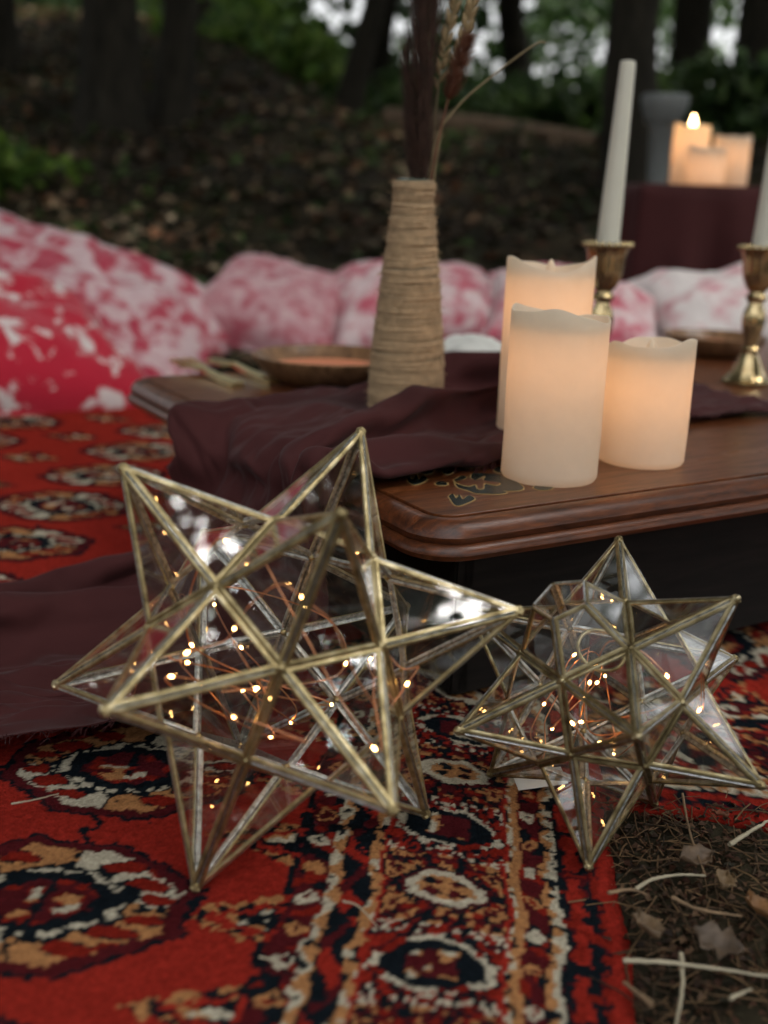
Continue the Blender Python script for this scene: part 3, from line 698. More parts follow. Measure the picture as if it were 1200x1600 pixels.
# ------------------------------------------------------------------ candlesticks with tapers
GILT = NT("gilt_glass"); _v = GILT.coords(); _n = GILT.noise(60, 4, .6, _v); GILT.l(GILT.ramp(_n.outputs[0], [(.3, (.30, .20, .08)), (.7, (.72, .58, .32))]), GILT.b.inputs["Base Color"]); GILT.set(Metallic=.9, Roughness=.16); GILT = GILT.m
def candlestick(p, label, tlabel, lean):
    root = empty("candlestick", p, .3); root.scale = (.87, .87, .93); prop(root, label, "candlestick", "gilt candlesticks on the table")
    H = .182
    def flute(n, a): return lambda t, r, z: (r * (1 + a * math.cos(n * t)), z)
    link("foot", lathe("foot", [(.030, 0), (.0335, .002), (.0340, .005), (.030, .0075), (.026, .010), (.022, .018), (.0165, .030), (.0125, .038), (.0100, .042)], 60, flute(10, .03)), GILT, root)
    link("stem", lathe("stem", [(.0095, .040), (.0125, .044), (.0125, .047), (.0095, .050), (.0105, .058), (.0140, .072), (.0155, .084), (.0140, .094), (.0105, .102), (.0095, .106), (.0130, .110), (.0140, .114), (.0105, .118), (.0095, .121)], 60, flute(10, .04)), GILT, root)
    link("cup", lathe("cup", [(.0095, .119), (.0150, .125), (.0200, .135), (.0225, .147), (.0235, .160), (.0265, .170), (.0290, .1745), (.0262, .1755), (.0160, .172), (.0150, .160)], 60, flute(12, .035)), GILT, root)
    bm = bmesh.new(); bmesh.ops.create_uvsphere(bm, u_segments=10, v_segments=8, radius=.0036); be = bmmesh("rim_bead", bm, True); be.materials.append(GILT)
    for k in range(22):
        a = k / 22 * 2 * math.pi; o = bpy.data.objects.new("rim_bead", be); COL.objects.link(o); o.parent = root; o.location = (.0300 * math.cos(a), .0300 * math.sin(a), .1755)
    tp = empty("taper_candle", p + Vector((0, 0, .1595))); prop(tp, tlabel, "candle", "unlit tapers in the candlesticks"); tp.rotation_euler = lean
    link("wax", lathe("wax", [(.0115, 0), (.0128, .002)] + [(.0130 - .0048 * k, .196 * k) for k in np.linspace(.04, .985, 10)] + [(.0078, .1965), (.004, .1975)], 28, lambda t, r, z: (r * (1 + .02 * math.cos(6 * t)), z)), TAPER, tp)
hR = onz(1165, 600, TZ); hd = (hR - CP).dot(FW)
d_ = ray(945, 592); hL = CP + d_ * ((TZ - CAM_H) / d_.z); hL = onz(930, 606, TZ)
candlestick(hL, "gilt fluted candlestick behind the tallest pillar candle", "unlit pale taper rising behind the tallest pillar candle", (R(-1), R(1.6), 0))
candlestick(hR, "gilt fluted candlestick standing on bare wood beside the folded burgundy cloth", "unlit pale taper in the candlestick beside the folded burgundy cloth", (R(-.5), R(1.2), 0))

# ------------------------------------------------------------------ burgundy runner (draped by a short cloth simulation)
def simulate_runner():
    g = np.random.default_rng(11); nu, nv = 136, 62; RW = .60; ds = .0098
    V = np.zeros((nu, nv, 3))
    for i in range(nu):
        s = i * ds
        u = .60 - s; z = TZ + .012
        edge = .60 + .012; 
        if s > edge:
            f = s - edge; drop = TZ - .028; slope_l = math.hypot(drop, .075)
            if f < slope_l: u = -.012 - .075 * f / slope_l; z = TZ + .012 - drop * f / slope_l
            else: u = -.087 - (f - slope_l); z = .04
        gat = (.52 - .16 * float(sstep(.8, 1.0, np.array(s)))) + .06 * math.sin(s * 9) + .06 * math.exp(-((s - .38) / .14) ** 2)
        vc = np.interp(s, [0, .3, .55, .75, .95, 1.3], [.350, .405, .225, .190, .225, .225])
        for j in range(nv):
            q = (j / (nv - 1) - .5); b = q * RW * gat
            ph = 2 * math.pi * (q * 3.1 + .30 * math.sin(s * 5 + 1.3) + .15 * math.sin(s * 11 + q * 3))
            amp = .036 * (.7 + .45 * math.sin(s * 7 + q * 6))
            p = tw(u + .006 * math.sin(q * 9 + s * 12), vc + b + .004 * math.sin(ph * .5), z + abs(amp) * (1 + math.sin(ph)))
            V[i, j] = p
    ix = np.arange(nu * nv).reshape(nu, nv); F = np.stack([ix[:-1, :-1], ix[1:, :-1], ix[1:, 1:], ix[:-1, 1:]], -1).reshape(-1, 4)
    me = npmesh("table_runner", V.reshape(-1, 3), F, True); o = link("table_runner", me, BURG)
    # colliders
    bm = bmesh.new(); bmesh.ops.create_cube(bm, size=1)
    for v in bm.verts: v.co = Vector(((v.co.x + .5) * U_LEN, (v.co.y + .5) * V_LEN, TZ - .10 + (v.co.z + .5) * .10))
    bmesh.ops.bevel(bm, geom=bm.edges[:], offset=.012, segments=3, affect='EDGES')
    ct = link("cloth_collider", bmmesh("cloth_collider", bm)); ct.location = tw(0, 0, 0); ct.rotation_euler = (0, 0, TH)
    cg = link("cloth_collider", npmesh("cg", [(-2, -1, .016), (2, -1, .016), (2, 3, .016), (-2, 3, .016)], [[0, 1, 2, 3]]))
    for c in (ct, cg):
        md = c.modifiers.new("c", 'COLLISION'); c.collision.thickness_outer = .0025; c.collision.cloth_friction = 25; c.collision.damping = .8
    cl = o.modifiers.new("cloth", 'CLOTH'); st = cl.settings; st.quality = 5; st.mass = .12; st.tension_stiffness = 12; st.compression_stiffness = 12; st.shear_stiffness = 4; st.bending_stiffness = .8; st.air_damping = 3
    cs = cl.collision_settings; cs.collision_quality = 3; cs.distance_min = .0025; cs.use_self_collision = True; cs.self_distance_min = .0025; cs.self_friction = 5
    cl.point_cache.frame_start = 1; cl.point_cache.frame_end = 60
    SC.frame_start = 1; SC.frame_end = 60
    for f in range(1, 17): SC.frame_set(f)
    dg = bpy.context.evaluated_depsgraph_get(); ev = o.evaluated_get(dg); n = len(o.data.vertices); co = np.zeros(n * 3, np.float32); ev.to_mesh().vertices.foreach_get("co", co); ev.to_mesh_clear()
    o.modifiers.clear(); C3 = co.reshape(nu, nv, 3).copy(); du = np.gradient(C3, axis=0); dv = np.gradient(C3, axis=1); NN = np.cross(du, dv); NN /= np.linalg.norm(NN, axis=2)[..., None] + 1e-9; NN *= np.sign(NN[..., 2:] + .001)
    ii, jj = np.meshgrid(np.arange(nu), np.arange(nv), indexing='ij'); q1 = ii * .085 + .6 * vnoise(ii * .06, jj * .08, 5) * 3; q2 = jj * .30 + 1.6 * vnoise(ii * .09, jj * .09, 7)
    rd = 1 - np.abs(2 * vnoise(q1, q2, 13) - 1); rd2 = 1 - np.abs(2 * vnoise(ii * .16 + jj * .12, jj * .34 - ii * .10, 17) - 1)
    dvz = np.hypot(C3[..., 0] - vp.x, C3[..., 1] - vp.y); kk = sstep(.045, .13, dvz)
    flat = (C3 + NN * ((rd ** 2.2 - .25) * .0075 + (rd2 ** 3 - .2) * .0042)[..., None]); low_ = sstep(.075, .03, flat[..., 2]); q3 = jj * .125 + 1.1 * vnoise(ii * .07, jj * .05, 23) + ii * .012; flat[..., 2] += low_ * .020 * np.clip(1 - np.abs(2 * vnoise(q3 * 1.6, ii * .045, 29) - 1), 0, 1) ** 1.6; flat[..., 2] = np.where(flat[..., 2] > TZ + .003, np.minimum(flat[..., 2], TZ + .004 + .05 * kk), flat[..., 2]); co = flat.astype(np.float32).ravel(); me.vertices.foreach_set("co", co); me.update(); SC.frame_set(1)
    for c in (ct, cg): bpy.data.objects.remove(c, do_unlink=True)
    return o, co.reshape(nu, nv, 3)
runner, RC = simulate_runner()
prop(runner, "crumpled burgundy cloth runner draped over the table edge onto the rug", "table runner")
sb = runner.modifiers.new("s", 'SUBSURF'); sb.levels = 2; sb.render_levels = 2
so_ = runner.modifiers.new("t", 'SOLIDIFY'); so_.thickness = .0008
fr = []
g = np.random.default_rng(21)
for j, edge in ((0, RC[:, 0]), (1, RC[:, -1])):
    inn = RC[:, 1] if j == 0 else RC[:, -2]
    for k in range(900):
        i = g.integers(0, len(edge) - 1); p = edge[i] + (edge[i + 1] - edge[i]) * g.uniform(); d = p - inn[i]; d /= np.linalg.norm(d) + 1e-9; d = d + g.normal(size=3) * .5; L = g.uniform(.003, .009); q = p + d * L + np.array([0, 0, -.001])
        s = np.cross(d, [0.2, .1, 1]); s = s / (np.linalg.norm(s) + 1e-9) * .00025; m_ = (p + q) / 2 + g.normal(size=3) * .0008
        fr.append((np.array([p - s, p + s, m_ + s, m_ - s]), np.array([[0, 1, 2, 3]]))); fr.append((np.array([m_ - s, m_ + s, q + s, q - s]), np.array([[0, 1, 2, 3]])))
V_, F_ = join_arrays(fr); V_[:, 2] = np.maximum(V_[:, 2], .016); prop(link("frayed_edge", npmesh("frayed_edge", V_, F_), BURG, runner), kind="stuff")

# ------------------------------------------------------------------ bowls, napkin, cutlery
BOWLW = mat_wood("bowl_wood", [(.06, .030, .014), (.16, .085, .04), (.28, .16, .08)], (20, 20, 6), .35, .3)
CORAL = mat_plain("coral_glaze", (.62, .22, .11), .35, .12, 30, bump=.05)
def bowl(u, v, r, h, label, fill=True):
    p = tw(u, v, TZ + .001); o = empty("wooden_bowl", p); prop(o, label, "bowl")
    link("bowl_body", lathe("bowl_body", [(r * .62, 0), (r * .70, .002), (r * .88, h * .45), (r * .99, h * .92), (r, h), (r * .975, h + .001), (r * .93, h * .93), (r * .80, h * .5), (r * .6, h * .34), (r * .1, h * .3)], 56), BOWLW, o)
    if fill: link("bowl_lining", lathe("bowl_lining", [(r * .80, h * .53), (r * .79, h * .56), (r * .6, h * .40), (r * .1, h * .36)], 48), CORAL, o)
bowl(.205, .535, .088, .030, "wooden bowl with coral inside between the twine vase and the cutlery")
bowl(.86, .57, .075, .028, "wooden bowl behind the candlestick on bare wood")
NAPK = mat_cloth("white_linen", (.62, .62, .58))
def lump(name, p, sx, sy, sz, mat, seed, rz=0, n=40, wr=.25):
    bm = bmesh.new(); bmesh.ops.create_icosphere(bm, subdivisions=5, radius=1)
    for v in bm.verts:
        d = v.co.normalized(); k = 1 + wr * mnoise.noise(d * 1.7 + Vector((seed, 0, 0))) + wr * .35 * mnoise.ridged_multi_fractal(d * 2.2 + Vector((0, seed, 0)), .8, 2, 3, 1, 2) - wr * .3
        z = d.z; v.co = Vector((d.x * sx * k, d.y * sy * k, (max(z, -.25) + .25) * sz * k))
    o = link(name, bmmesh(name, bm, True), mat); o.location = p; o.rotation_euler = (0, 0, rz); return o
prop(lump("napkin", tw(.37, .50, TZ + .002), .07, .055, .036, NAPK, 3.1, .5), "crumpled white linen napkin on the table behind the twine vase", "napkin")
def cutlery(name, a, b, z, kind, label):
    a = Vector(a); b = Vector(b); d = (b - a); L = d.length; root = empty(name, (a.x, a.y, z), math.atan2(d.y, d.x)); root.scale = (1, 1.5, 1.6); prop(root, label, "cutlery", "gold cutlery at the table end")
    def flat(nm, prof, th, z0=0):
        bm = bmesh.new(); up = [bm.verts.new((x, w, z0 + zz)) for x, w, zz in prof] + [bm.verts.new((x, -w, z0 + zz)) for x, w, zz in prof[::-1]]; f = bm.faces.new(up)
        r = bmesh.ops.extrude_face_region(bm, geom=[f])
        for q in r["geom"]:
            if isinstance(q, bmesh.types.BMVert): q.co.z += th
        link(nm, bmmesh(nm, bm), GOLD, root)
    flat("handle", [(0, .004, 0), (.004, .006, 0), (.03, .0052, 0), (L * .4, .0036, .001), (L * .62, .0028, .003)], .003)
    if kind == 'fork':
        flat("fork_neck", [(L * .61, .0030, .003), (L * .68, .006, .004), (L * .74, .0105, .004), (L * .78, .011, .003)], .0022)
        for k in range(4):
            y = -.0082 + k * .00547; bm = bmesh.new(); bmesh.ops.create_cube(bm, size=1)
            for v in bm.verts: v.co = Vector((L * .775 + (v.co.x + .5) * L * .225, y + v.co.y * .0026, .004 + v.co.z * .002 + (v.co.x + .5) * .002))
            link("tine", bmmesh("tine", bm), GOLD, root)
    else:
        flat("blade", [(L * .61, .0034, .003), (L * .66, .0085, .002), (L * .85, .0092, .001), (L * .95, .007, .001), (L, .0015, .001)], .0015)
fa = onz(372, 606, TZ); fb = onz(283, 575, TZ); ka = onz(428, 602, TZ); kb = onz(330, 566, TZ)
cutlery("fork", fa.xy, fb.xy, TZ + .001, 'fork', "gold fork lying next to the burgundy cloth at the table end")
cutlery("knife", ka.xy, kb.xy, TZ + .001, 'knife', "gold knife lying between the fork and the wooden bowl")

# ------------------------------------------------------------------ cushions
def cushion(p, w, d, h, rot, mat, label, seed, puff=1.0):
    n = 44; g = np.linspace(-1, 1, n); U, W_ = np.meshgrid(g, g, indexing='ij')
    inset = 1 - .10 * (1 - U ** 2) * 0
    ex = (1 - np.abs(U) ** 2.6); ey = (1 - np.abs(W_) ** 2.6); th = h / 2 * np.clip(ex * ey, 0, 1) ** .42
    wr = (vnoise(U * 3 + seed, W_ * 3, int(seed)) - .5) * .35 + (vnoise(U * 8 + seed, W_ * 8 + 2, int(seed) + 1) - .5) * .12
    X = U * w / 2 * (1 - .09 * (1 - np.abs(W_)) * np.abs(U) * 1.0); Y = W_ * d / 2 * (1 - .09 * (1 - np.abs(U)) * np.abs(W_))
    # concave edges between pointed corners
    X = U * w / 2 * (1 - .08 * (1 - W_ ** 2)); Y = W_ * d / 2 * (1 - .08 * (1 - U ** 2))
    top = th * (1 + wr); bot = -th * (1 + .3 * wr) * .8
    V = np.concatenate([np.stack([X, Y, top], -1).reshape(-1, 3), np.stack([X, Y, bot], -1).reshape(-1, 3)])
    ix = np.arange(n * n).reshape(n, n); F = np.stack([ix[:-1, :-1], ix[1:, :-1], ix[1:, 1:], ix[:-1, 1:]], -1).reshape(-1, 4)
    F = np.vstack([F, F[:, ::-1] + n * n])
    me = npmesh("cushion", V, F, True); bm = bmesh.new(); bm.from_mesh(me); bmesh.ops.remove_doubles(bm, verts=bm.verts, dist=1e-5); bm.to_mesh(me); bm.free()
    for q in me.polygons: q.use_smooth = True
    o = link("cushion", me, mat); t_ = np.linspace(-1, 1, 20)[:-1]; one = np.ones(19); lu = np.concatenate([t_, one, -t_, -one]); lw = np.concatenate([-one, t_, one, -t_]); lu = np.append(lu, lu[0]); lw = np.append(lw, lw[0])
    link("piping", tube("piping", np.stack([lu * w / 2 * (1 - .08 * (1 - lw ** 2)), lw * d / 2 * (1 - .08 * (1 - lu ** 2)), 0 * lu], -1), .0045, 6), mat, o); o.location = p; o.rotation_euler = rot; prop(o, label, "cushion", "red and white cushions round the table"); return o
CW = (.62, .55, .53); CR = (.42, .010, .030)
CUS = [mat_cushion("red_floral", CR, CW, 19, 1, .735, .04), mat_cushion("pink_floral", (.40, .04, .07), (.58, .43, .44), 18, 2, .65, .08), mat_cushion("pink_dusty", (.40, .09, .12), (.58, .40, .41), 22, 3, .66, .16),
       mat_cushion("pink_pale", (.48, .10, .14), (.64, .50, .50), 18, 4, .64, .10), mat_cushion("white_pink", (.50, .18, .22), (.62, .57, .55), 14, 5, .56, .10)]
def cat_(px, py, y): return atd(px, py, y)
cushion(cat_(-45, 552, 1.92), .56, .50, .24, (R(18), R(6), R(36)), CUS[0], "vivid red and white floral cushion lying flat on the rug", 1.3)
cushion(cat_(95, 490, 2.32), .80, .44, .27, (R(14), R(17), R(-14)), CUS[1], "large pink and red floral cushion leaning behind the vivid red one", 5.2)
cushion(cat_(438, 492, 2.42), .36, .36, .19, (R(22), R(14), R(-12)), CUS[2], "dusty pink cushion next to the large floral one", 8.8)
cushion(cat_(650, 492, 2.40), .38, .36, .19, (R(20), R(-3), R(6)), CUS[3], "pale pink mottled cushion behind the twine vase", 11.1)
cushion(cat_(895, 505, 1.86), .30, .28, .14, (R(20), R(8), R(-5)), CUS[3], "pink and white cushion behind the pillar candles", 14.4)
cushion(cat_(1130, 500, 1.98), .32, .30, .15, (R(18), R(-4), R(10)), CUS[4], "mostly white cushion in front of the burgundy draped stand", 17.7)

# ------------------------------------------------------------------ draped stand with three lit candles, pale stool
sp = atd(1090, 470, 2.02); SX, SY = sp.x + .06, 2.32; SZ = atd(1085, 290, 2.25).z
DR = .165
def drape(name, cx, cy, top, r, seed):
    n = 120; V = []; F = []
    prof = [(0.02, top), (r * .5, top + .001), (r * .93, top), (r * 1.0, top - .006)] + [(None, z) for z in np.linspace(top - .03, .0, 14)]
    for k, (rr, z) in enumerate(prof):
        for i in range(n):
            t = i / n * 2 * math.pi; sq = 1 / max(abs(math.cos(t)), abs(math.sin(t))) ** .7
            f = (top - z) / top; base = r * sq if rr is None else rr * sq
            fold = (math.sin(9 * t + seed) + .6 * math.sin(14 * t + 2.1)) * .022 * f ** .8 if rr is None else 0
            q = base + fold + (.05 * f if rr is None else 0); V.append((cx + q * math.cos(t), cy + q * math.sin(t), z + (.004 * math.sin(5 * t) if rr is None else 0)))
    m_ = len(prof)
    for k in range(m_ - 1):
        for i in range(n): F.append((k * n + i, k * n + (i + 1) % n, (k + 1) * n + (i + 1) % n, (k + 1) * n + i))
    me = npmesh(name, V, F, True); return me
stand = empty("draped_stand", (0, 0, 0)); prop(stand, "stand fully covered by a burgundy cloth beyond the cushions", "stand")
link("cloth_cover", drape("cloth_cover", SX, SY, SZ, DR, .7), BURG, stand)
bm = bmesh.new(); bmesh.ops.create_cone(bm, cap_ends=True, segments=32, radius1=DR * .9, radius2=DR * .9, depth=SZ - .01)
for v in bm.verts: v.co += Vector((SX, SY, SZ / 2 - .008))
link("crate_core", bmmesh("crate_core", bm), EBON, stand)
ca = atd(1076, 262, 2.31); cb = atd(1139, 275, 2.30); cc = atd(1100, 285, 2.21)
for q, hh, lab, pw in ((ca, .108, "lit pillar candle with a bright flame on the burgundy draped stand", .022), (cb, .090, "tall glowing pillar candle right beside the flame candle on the draped stand", .019), (cc, .072, "shortest glowing candle on the burgundy draped stand", .019)):
    pl = pillar(loc=Vector((q.x, q.y, SZ + .001)), rad=.036, h=hh + (.005 if q is not cc else -.005), wave=(.003, .002, 2), ph=q.x * 9, label=lab, power=pw, group="pillar candles on the draped stand")
    if q is ca:
        H_ = hh + .005
        fme = lathe("flame", [(.002, H_ - .012), (.0055, H_ - .006), (.0065, H_ + .002), (.0042, H_ + .012), (.0008, H_ + .022)], 16); link("flame", fme, mat_emit("flame", (1, .62, .25), 15), pl)
PALE = mat_plain("pale_stone", (.15, .165, .16), .7, .12, 20, bump=.2)
stp = atd(1030, 255, 2.9); gz = float(GZ(stp.x, 2.9)); tz_ = atd(1040, 168, 2.9).z
stool = empty("stone_birdbath", (stp.x, 2.9, gz)); prop(stool, "pale birdbath with rounded bowl behind the draped stand", "birdbath"); hh = tz_ - gz
link("pedestal", lathe("pedestal", [(.05, -.02), (.05, .02), (.03, .04), (.024, hh * .5), (.032, hh - .05), (.05, hh - .03)], 24), PALE, stool)
link("basin", lathe("basin", [(.03, hh - .035), (.045, hh - .03), (.055, hh - .005), (.06, hh + .02), (.055, hh + .03), (.04, hh + .028)], 32), PALE, stool)

# ------------------------------------------------------------------ woodland
BARK = NT("dark_bark"); _v = BARK.coords((1, 1, .25)); _n = BARK.noise(30, 7, .65, _v, .4); BARK.l(BARK.ramp(_n.outputs[0], [(.3, (.010, .009, .007)), (.6, (.032, .028, .020)), (.8, (.06, .055, .038))]), BARK.b.inputs["Base Color"]); BARK.set(Roughness=.9, Specular_IOR_Level=.15); BARK.bump(_n.outputs[0], .9, .02); BARK = BARK.m
GREENS = np.array([(.035, .075, .018), (.05, .10, .025), (.075, .13, .03), (.03, .06, .022), (.09, .14, .045)])
BROWNS = np.array([(.16, .10, .055), (.10, .062, .035), (.23, .16, .095), (.06, .04, .024), (.30, .23, .15), (.13, .06, .03), (.05, .055, .025)])
def leaves(P, size, cols, g, flat=False, fold=.18):
    """P (n,3) -> folded leaf of two quads each"""
    n = len(P); d = g.normal(size=(n, 3)); 
    if flat: d[:, 2] *= .25
    d /= np.linalg.norm(d, axis=1)[:, None]; nr = g.normal(size=(n, 3))
    if flat: nr = np.array([0, 0, 1.]) + nr * .35
    s = np.cross(d, nr); s /= np.linalg.norm(s, axis=1)[:, None] + 1e-9; nn = np.cross(s, d)
    L = (size * g.uniform(.6, 1.3, n))[:, None]; W_ = L * .32
    a = P; b = P + d * L; c = P + d * L * .45
    l1 = c + s * W_ + nn * L * fold; r1 = c - s * W_ + nn * L * fold
    V = np.stack([a, r1, b, l1, c - nn * L * .02], 1).reshape(-1, 3); o = (np.arange(n) * 5)[:, None]
    F = np.concatenate([o + np.array([[0, 1, 2]]), o + np.array([[0, 2, 3]])], 1).reshape(-1, 3)
    V = np.stack([a, r1, b, l1], 1).reshape(-1, 3); o = (np.arange(n) * 4)[:, None]
    F = np.concatenate([o + np.array([[0, 1, 2]]), o + np.array([[0, 2, 3]])], 1).reshape(-1, 3)
    ci = cols[g.integers(0, len(cols), n)] * g.uniform(.7, 1.3, n)[:, None]
    return V, F, np.repeat(ci, 2, 0)
def crown_points(c, rad, n, g, clumps):
    cc = g.normal(size=(clumps, 3)); cc /= np.linalg.norm(cc, axis=1)[:, None]; cc = np.array(c) + cc * np.array(rad) * g.uniform(.25, 1, (clumps, 1))
    k = g.integers(0, clumps, n); p = cc[k] + g.normal(size=(n, 3)) * np.array(rad) * .17
    return p
def trunk_arrays(base, top, r, g, limbs=5, wob=.12):
    b = np.array(base, float); t = np.array(top, float); n = 9; C = np.array([b + (t - b) * f for f in np.linspace(0, 1, n)]); C[1:-1] += g.normal(size=(n - 2, 3)) * wob * np.array([1, 1, 0]) * .35
    C = catmull(C, 4); rad = r * (1 - .55 * np.linspace(0, 1, len(C))); rad[:4] *= np.array([1.55, 1.3, 1.15, 1.06]); parts = [tube_arrays(C, rad, 14)]
    for k in range(limbs):
        i = int(len(C) * g.uniform(.5, .95)); a = g.uniform(0, 6.28); L = g.uniform(.8, 1.8); d = np.array([math.cos(a), math.sin(a), g.uniform(.3, .9)])
        parts.append(tube_arrays(catmull([C[i], C[i] + d * L * .5 + g.normal(size=3) * .1, C[i] + d * L], 4), np.linspace(rad[i] * .45, rad[i] * .1, 9), 8))
    return join_arrays(parts)
def tree(base, top, r, label, seed, crown=None, limbs=5, group="dark trunks on the leafy bank"):
    g = np.random.default_rng(seed); root = empty("tree", base); prop(root, label, "tree", group)
    V_, F_ = trunk_arrays((0, 0, -.08), np.array(top) - np.array(base), r, g, limbs); link("trunk", npmesh("trunk", V_, F_, True), BARK, root)
    if crown:
        c, rad, n = crown; P = crown_points(np.array(c) - np.array(base), rad, n, g, 26); V_, F_, cl = leaves(P, .12, GREENS, g); link("crown", npmesh("crown", V_, F_, False, cl), LEAFM, root)
    return root
def gp(px, y, dx=0):
    p = atd(px, 300, y); return (p.x + dx, y, float(GZ(p.x, y)))
def tr(px, y, r, lean, h, label, seed, n=5200):
    b = gp(px, y); t = (b[0] + lean[0], b[1] + lean[1], b[2] + h); tree(b, t, r, label, seed, ((t[0], t[1], t[2] + .2), (2.3, 2.0, 1.2), n))  # crown out of view, enlarged to shade the bank
tr(177, 4.3, .105, (.15, .2, ), 4.6, "thick dark tree trunk on the bank, left of a paired slimmer trunk", 31)
tr(265, 4.5, .070, (.05, .3), 4.4, "slimmer dark trunk close beside the thick trunk on the bank", 32)
tr(8, 5.4, .085, (-.1, .2), 4.8, "dark trunk left of the thick paired trunks", 33)
tr(530, 5.4, .055, (1.35, .3), 5.0, "thin dark trunk leaning strongly right on the bank", 34)
tr(992, 3.75, .085, (.02, .2), 4.8, "dark trunk rising behind the left taper and candlestick", 35)
tr(1185, 5.6, .16, (.05, .2), 5.0, "broad dark trunk behind the draped stand with the lit candles", 36)
# fallen log
l0 = gp(600, 4.9); l1 = gp(925, 4.5); g = np.random.default_rng(5)
C = catmull([(l0[0], l0[1], l0[2] + .04), ((l0[0] + l1[0]) / 2, 4.72, (l0[2] + l1[2]) / 2 + .055), (l1[0], l1[1], l1[2] + .04)], 8)
prop(link("fallen_log", tube("fallen_log", C, np.linspace(.055, .045, len(C)), 12), mat_plain("log_wood", (.13, .085, .05), .9, .4, 20, bump=.8, bd=.01)), "long brown fallen log lying along the top of the bank", "log")
# leaf litter on the bank and forest floor
g = np.random.default_rng(41)
n = 42000; x = g.uniform(-5, 5, n); y = 2.2 + g.uniform(0, 1, n) ** 1.5 * 8; P = np.stack([x, y, GZ(x, y) + g.uniform(.0, .03, n)], -1)
bc = np.vstack([BROWNS * 2.4, GREENS * 1.6, BROWNS * 1.2]); V_, F_, cl = leaves(P, .05, bc, g, True)
patch = vnoise(np.repeat(x, 2) * 1.3, np.repeat(y, 2) * 1.3, 66)[:, None]; cl = cl * (.25 + 1.6 * patch ** 1.5)
ll = link("leaf_litter", npmesh("leaf_litter", V_, F_, False, cl), LITTER); prop(ll, "brown leaf litter covering the bank behind the cushions", "leaf litter", kind="stuff")
# understorey plants: green tufts on the bank
def bush(name, base, rad, n, size, label, seed, cols=GREENS, group="green undergrowth on the bank", cl=14):
    g = np.random.default_rng(seed); root = empty(name, base); prop(root, label, "shrub", group); P = crown_points((0, 0, rad[2] * .75), rad, n, g, cl); P[:, 2] = np.abs(P[:, 2])
    V_, F_, c = leaves(P, size, cols, g); link("foliage", npmesh("foliage", V_, F_, False, c), LEAFM, root)
    st = []
    for k in range(5):
        e = g.normal(size=3) * np.array(rad) * .5; e[2] = abs(e[2]) + rad[2] * .5; st.append(tube_arrays(catmull([(0, 0, -.03), e * .5 + g.normal(size=3) * .03, e], 4), np.linspace(.012, .003, 9), 5))
    V_, F_ = join_arrays(st); link("stems", npmesh("stems", V_, F_), BARK, root)
BR2 = GREENS * np.array([2.1, 2.0, 1.3])
bush("shrub", gp(420, 6.4), (.55, .5, .22), 1300, .10, "bright green low shrub between the paired trunks and the leaning trunk", 51, BR2)
bush("shrub", gp(780, 6.6), (1.3, .7, .26), 2600, .10, "wide green shrub above the fallen log", 52)
bush("shrub", gp(1110, 5.0), (.55, .5, .22), 1200, .09, "dark green shrub beyond the draped stand", 53)
bush("shrub", gp(20, 3.5), (.22, .2, .10), 350, .06, "small green plant on the leaf litter behind the large pink cushion", 54, BR2)
bush("shrub", gp(650, 8.6), (1.0, .8, .30), 1600, .11, "green shrub behind the leaning thin trunk and the dried plumes", 55)
bush("shrub", gp(340, 8.2), (.7, .6, .25), 1100, .11, "pale green shrub far back behind the paired trunks", 56, BR2 * 1.2)
# distant and surrounding woodland
def woodland(name, spots, seed, label, n_each, size, dens, n_up=None):
    g = np.random.default_rng(seed); VV = []; FF = []; CC = []; o = 0; TV_ = []
    for (x, y, h, rad, *root) in spots:
        z = float(GZ(x, y)); P = crown_points((x, y, z + h), rad, n_up if n_up and rad[0] == 1.7 else 1550 if rad[0] == 1.0 else n_each, g, dens); V_, F_, c = leaves(P, size, GREENS, g); VV.append(V_); FF.append(F_ + o); CC.append(c); o += len(V_)
        if root:       # limb reaching in to carry an added crown, rooted out of view
            bx, by = root[0]; bz = float(GZ(bx, by)); C_ = catmull([(bx, by, bz - .3), (bx * .97, by * .97, bz + 2.6), (bx * .8, by * .8, bz + 4.4), (x, y, z + h)], 6); TV_.append(tube_arrays(C_, np.linspace(.14, .03, len(C_)), 10))
        elif len(VV) % 3 == 0: TV_.append(trunk_arrays((x, y, z - .3), (x + g.normal() * .3, y + g.normal() * .3, z + h), g.uniform(.09, .18), g, 3))
    f = link(name, npmesh(name, np.vstack(VV), np.vstack(FF), False, np.vstack(CC)), LEAFM); prop(f, label, "woodland", kind="stuff")
    V_, F_ = join_arrays(TV_); prop(link("woodland_trunks", npmesh("woodland_trunks", V_, F_, True), BARK, f), kind="stuff")
g = np.random.default_rng(77)
far = []
for k in range(30):
    a = R(-34 + 68 * k / 29) + g.normal() * .02; d = g.uniform(10, 17); far.append((math.sin(a) * d, math.cos(a) * d, g.uniform(.05, .35), (g.uniform(1.2, 1.9), 1.4, g.uniform(.35, .7))))
woodland("distant_woodland", far, 78, "dense green undergrowth in the far background", 1500, .18, 16)
high = []
for k in range(44):
    a = R(-36 + 72 * k / 43) + g.normal() * .03; d = g.uniform(9, 20); high.append((math.sin(a) * d, math.cos(a) * d, .38 + d * g.uniform(.02, .26), (g.uniform(.8, 1.7), 1.2, g.uniform(.5, 1.2))))
for k in range(46):  # unseen upper crowns added to block the sky reflected in the table
    a = R(-52 + 104 * k / 45) + g.normal() * .03; d = g.uniform(7, 12); high.append((math.sin(a) * d, math.cos(a) * d, d * math.tan(R(g.uniform(15, 42))), (1.7, 1.5, 1.5)))
woodland("distant_canopy", high, 80, "sparse leafy canopy with bright sky gaps in the far background, with added unseen crowns above", 400, .17, 11, 620)
near = []
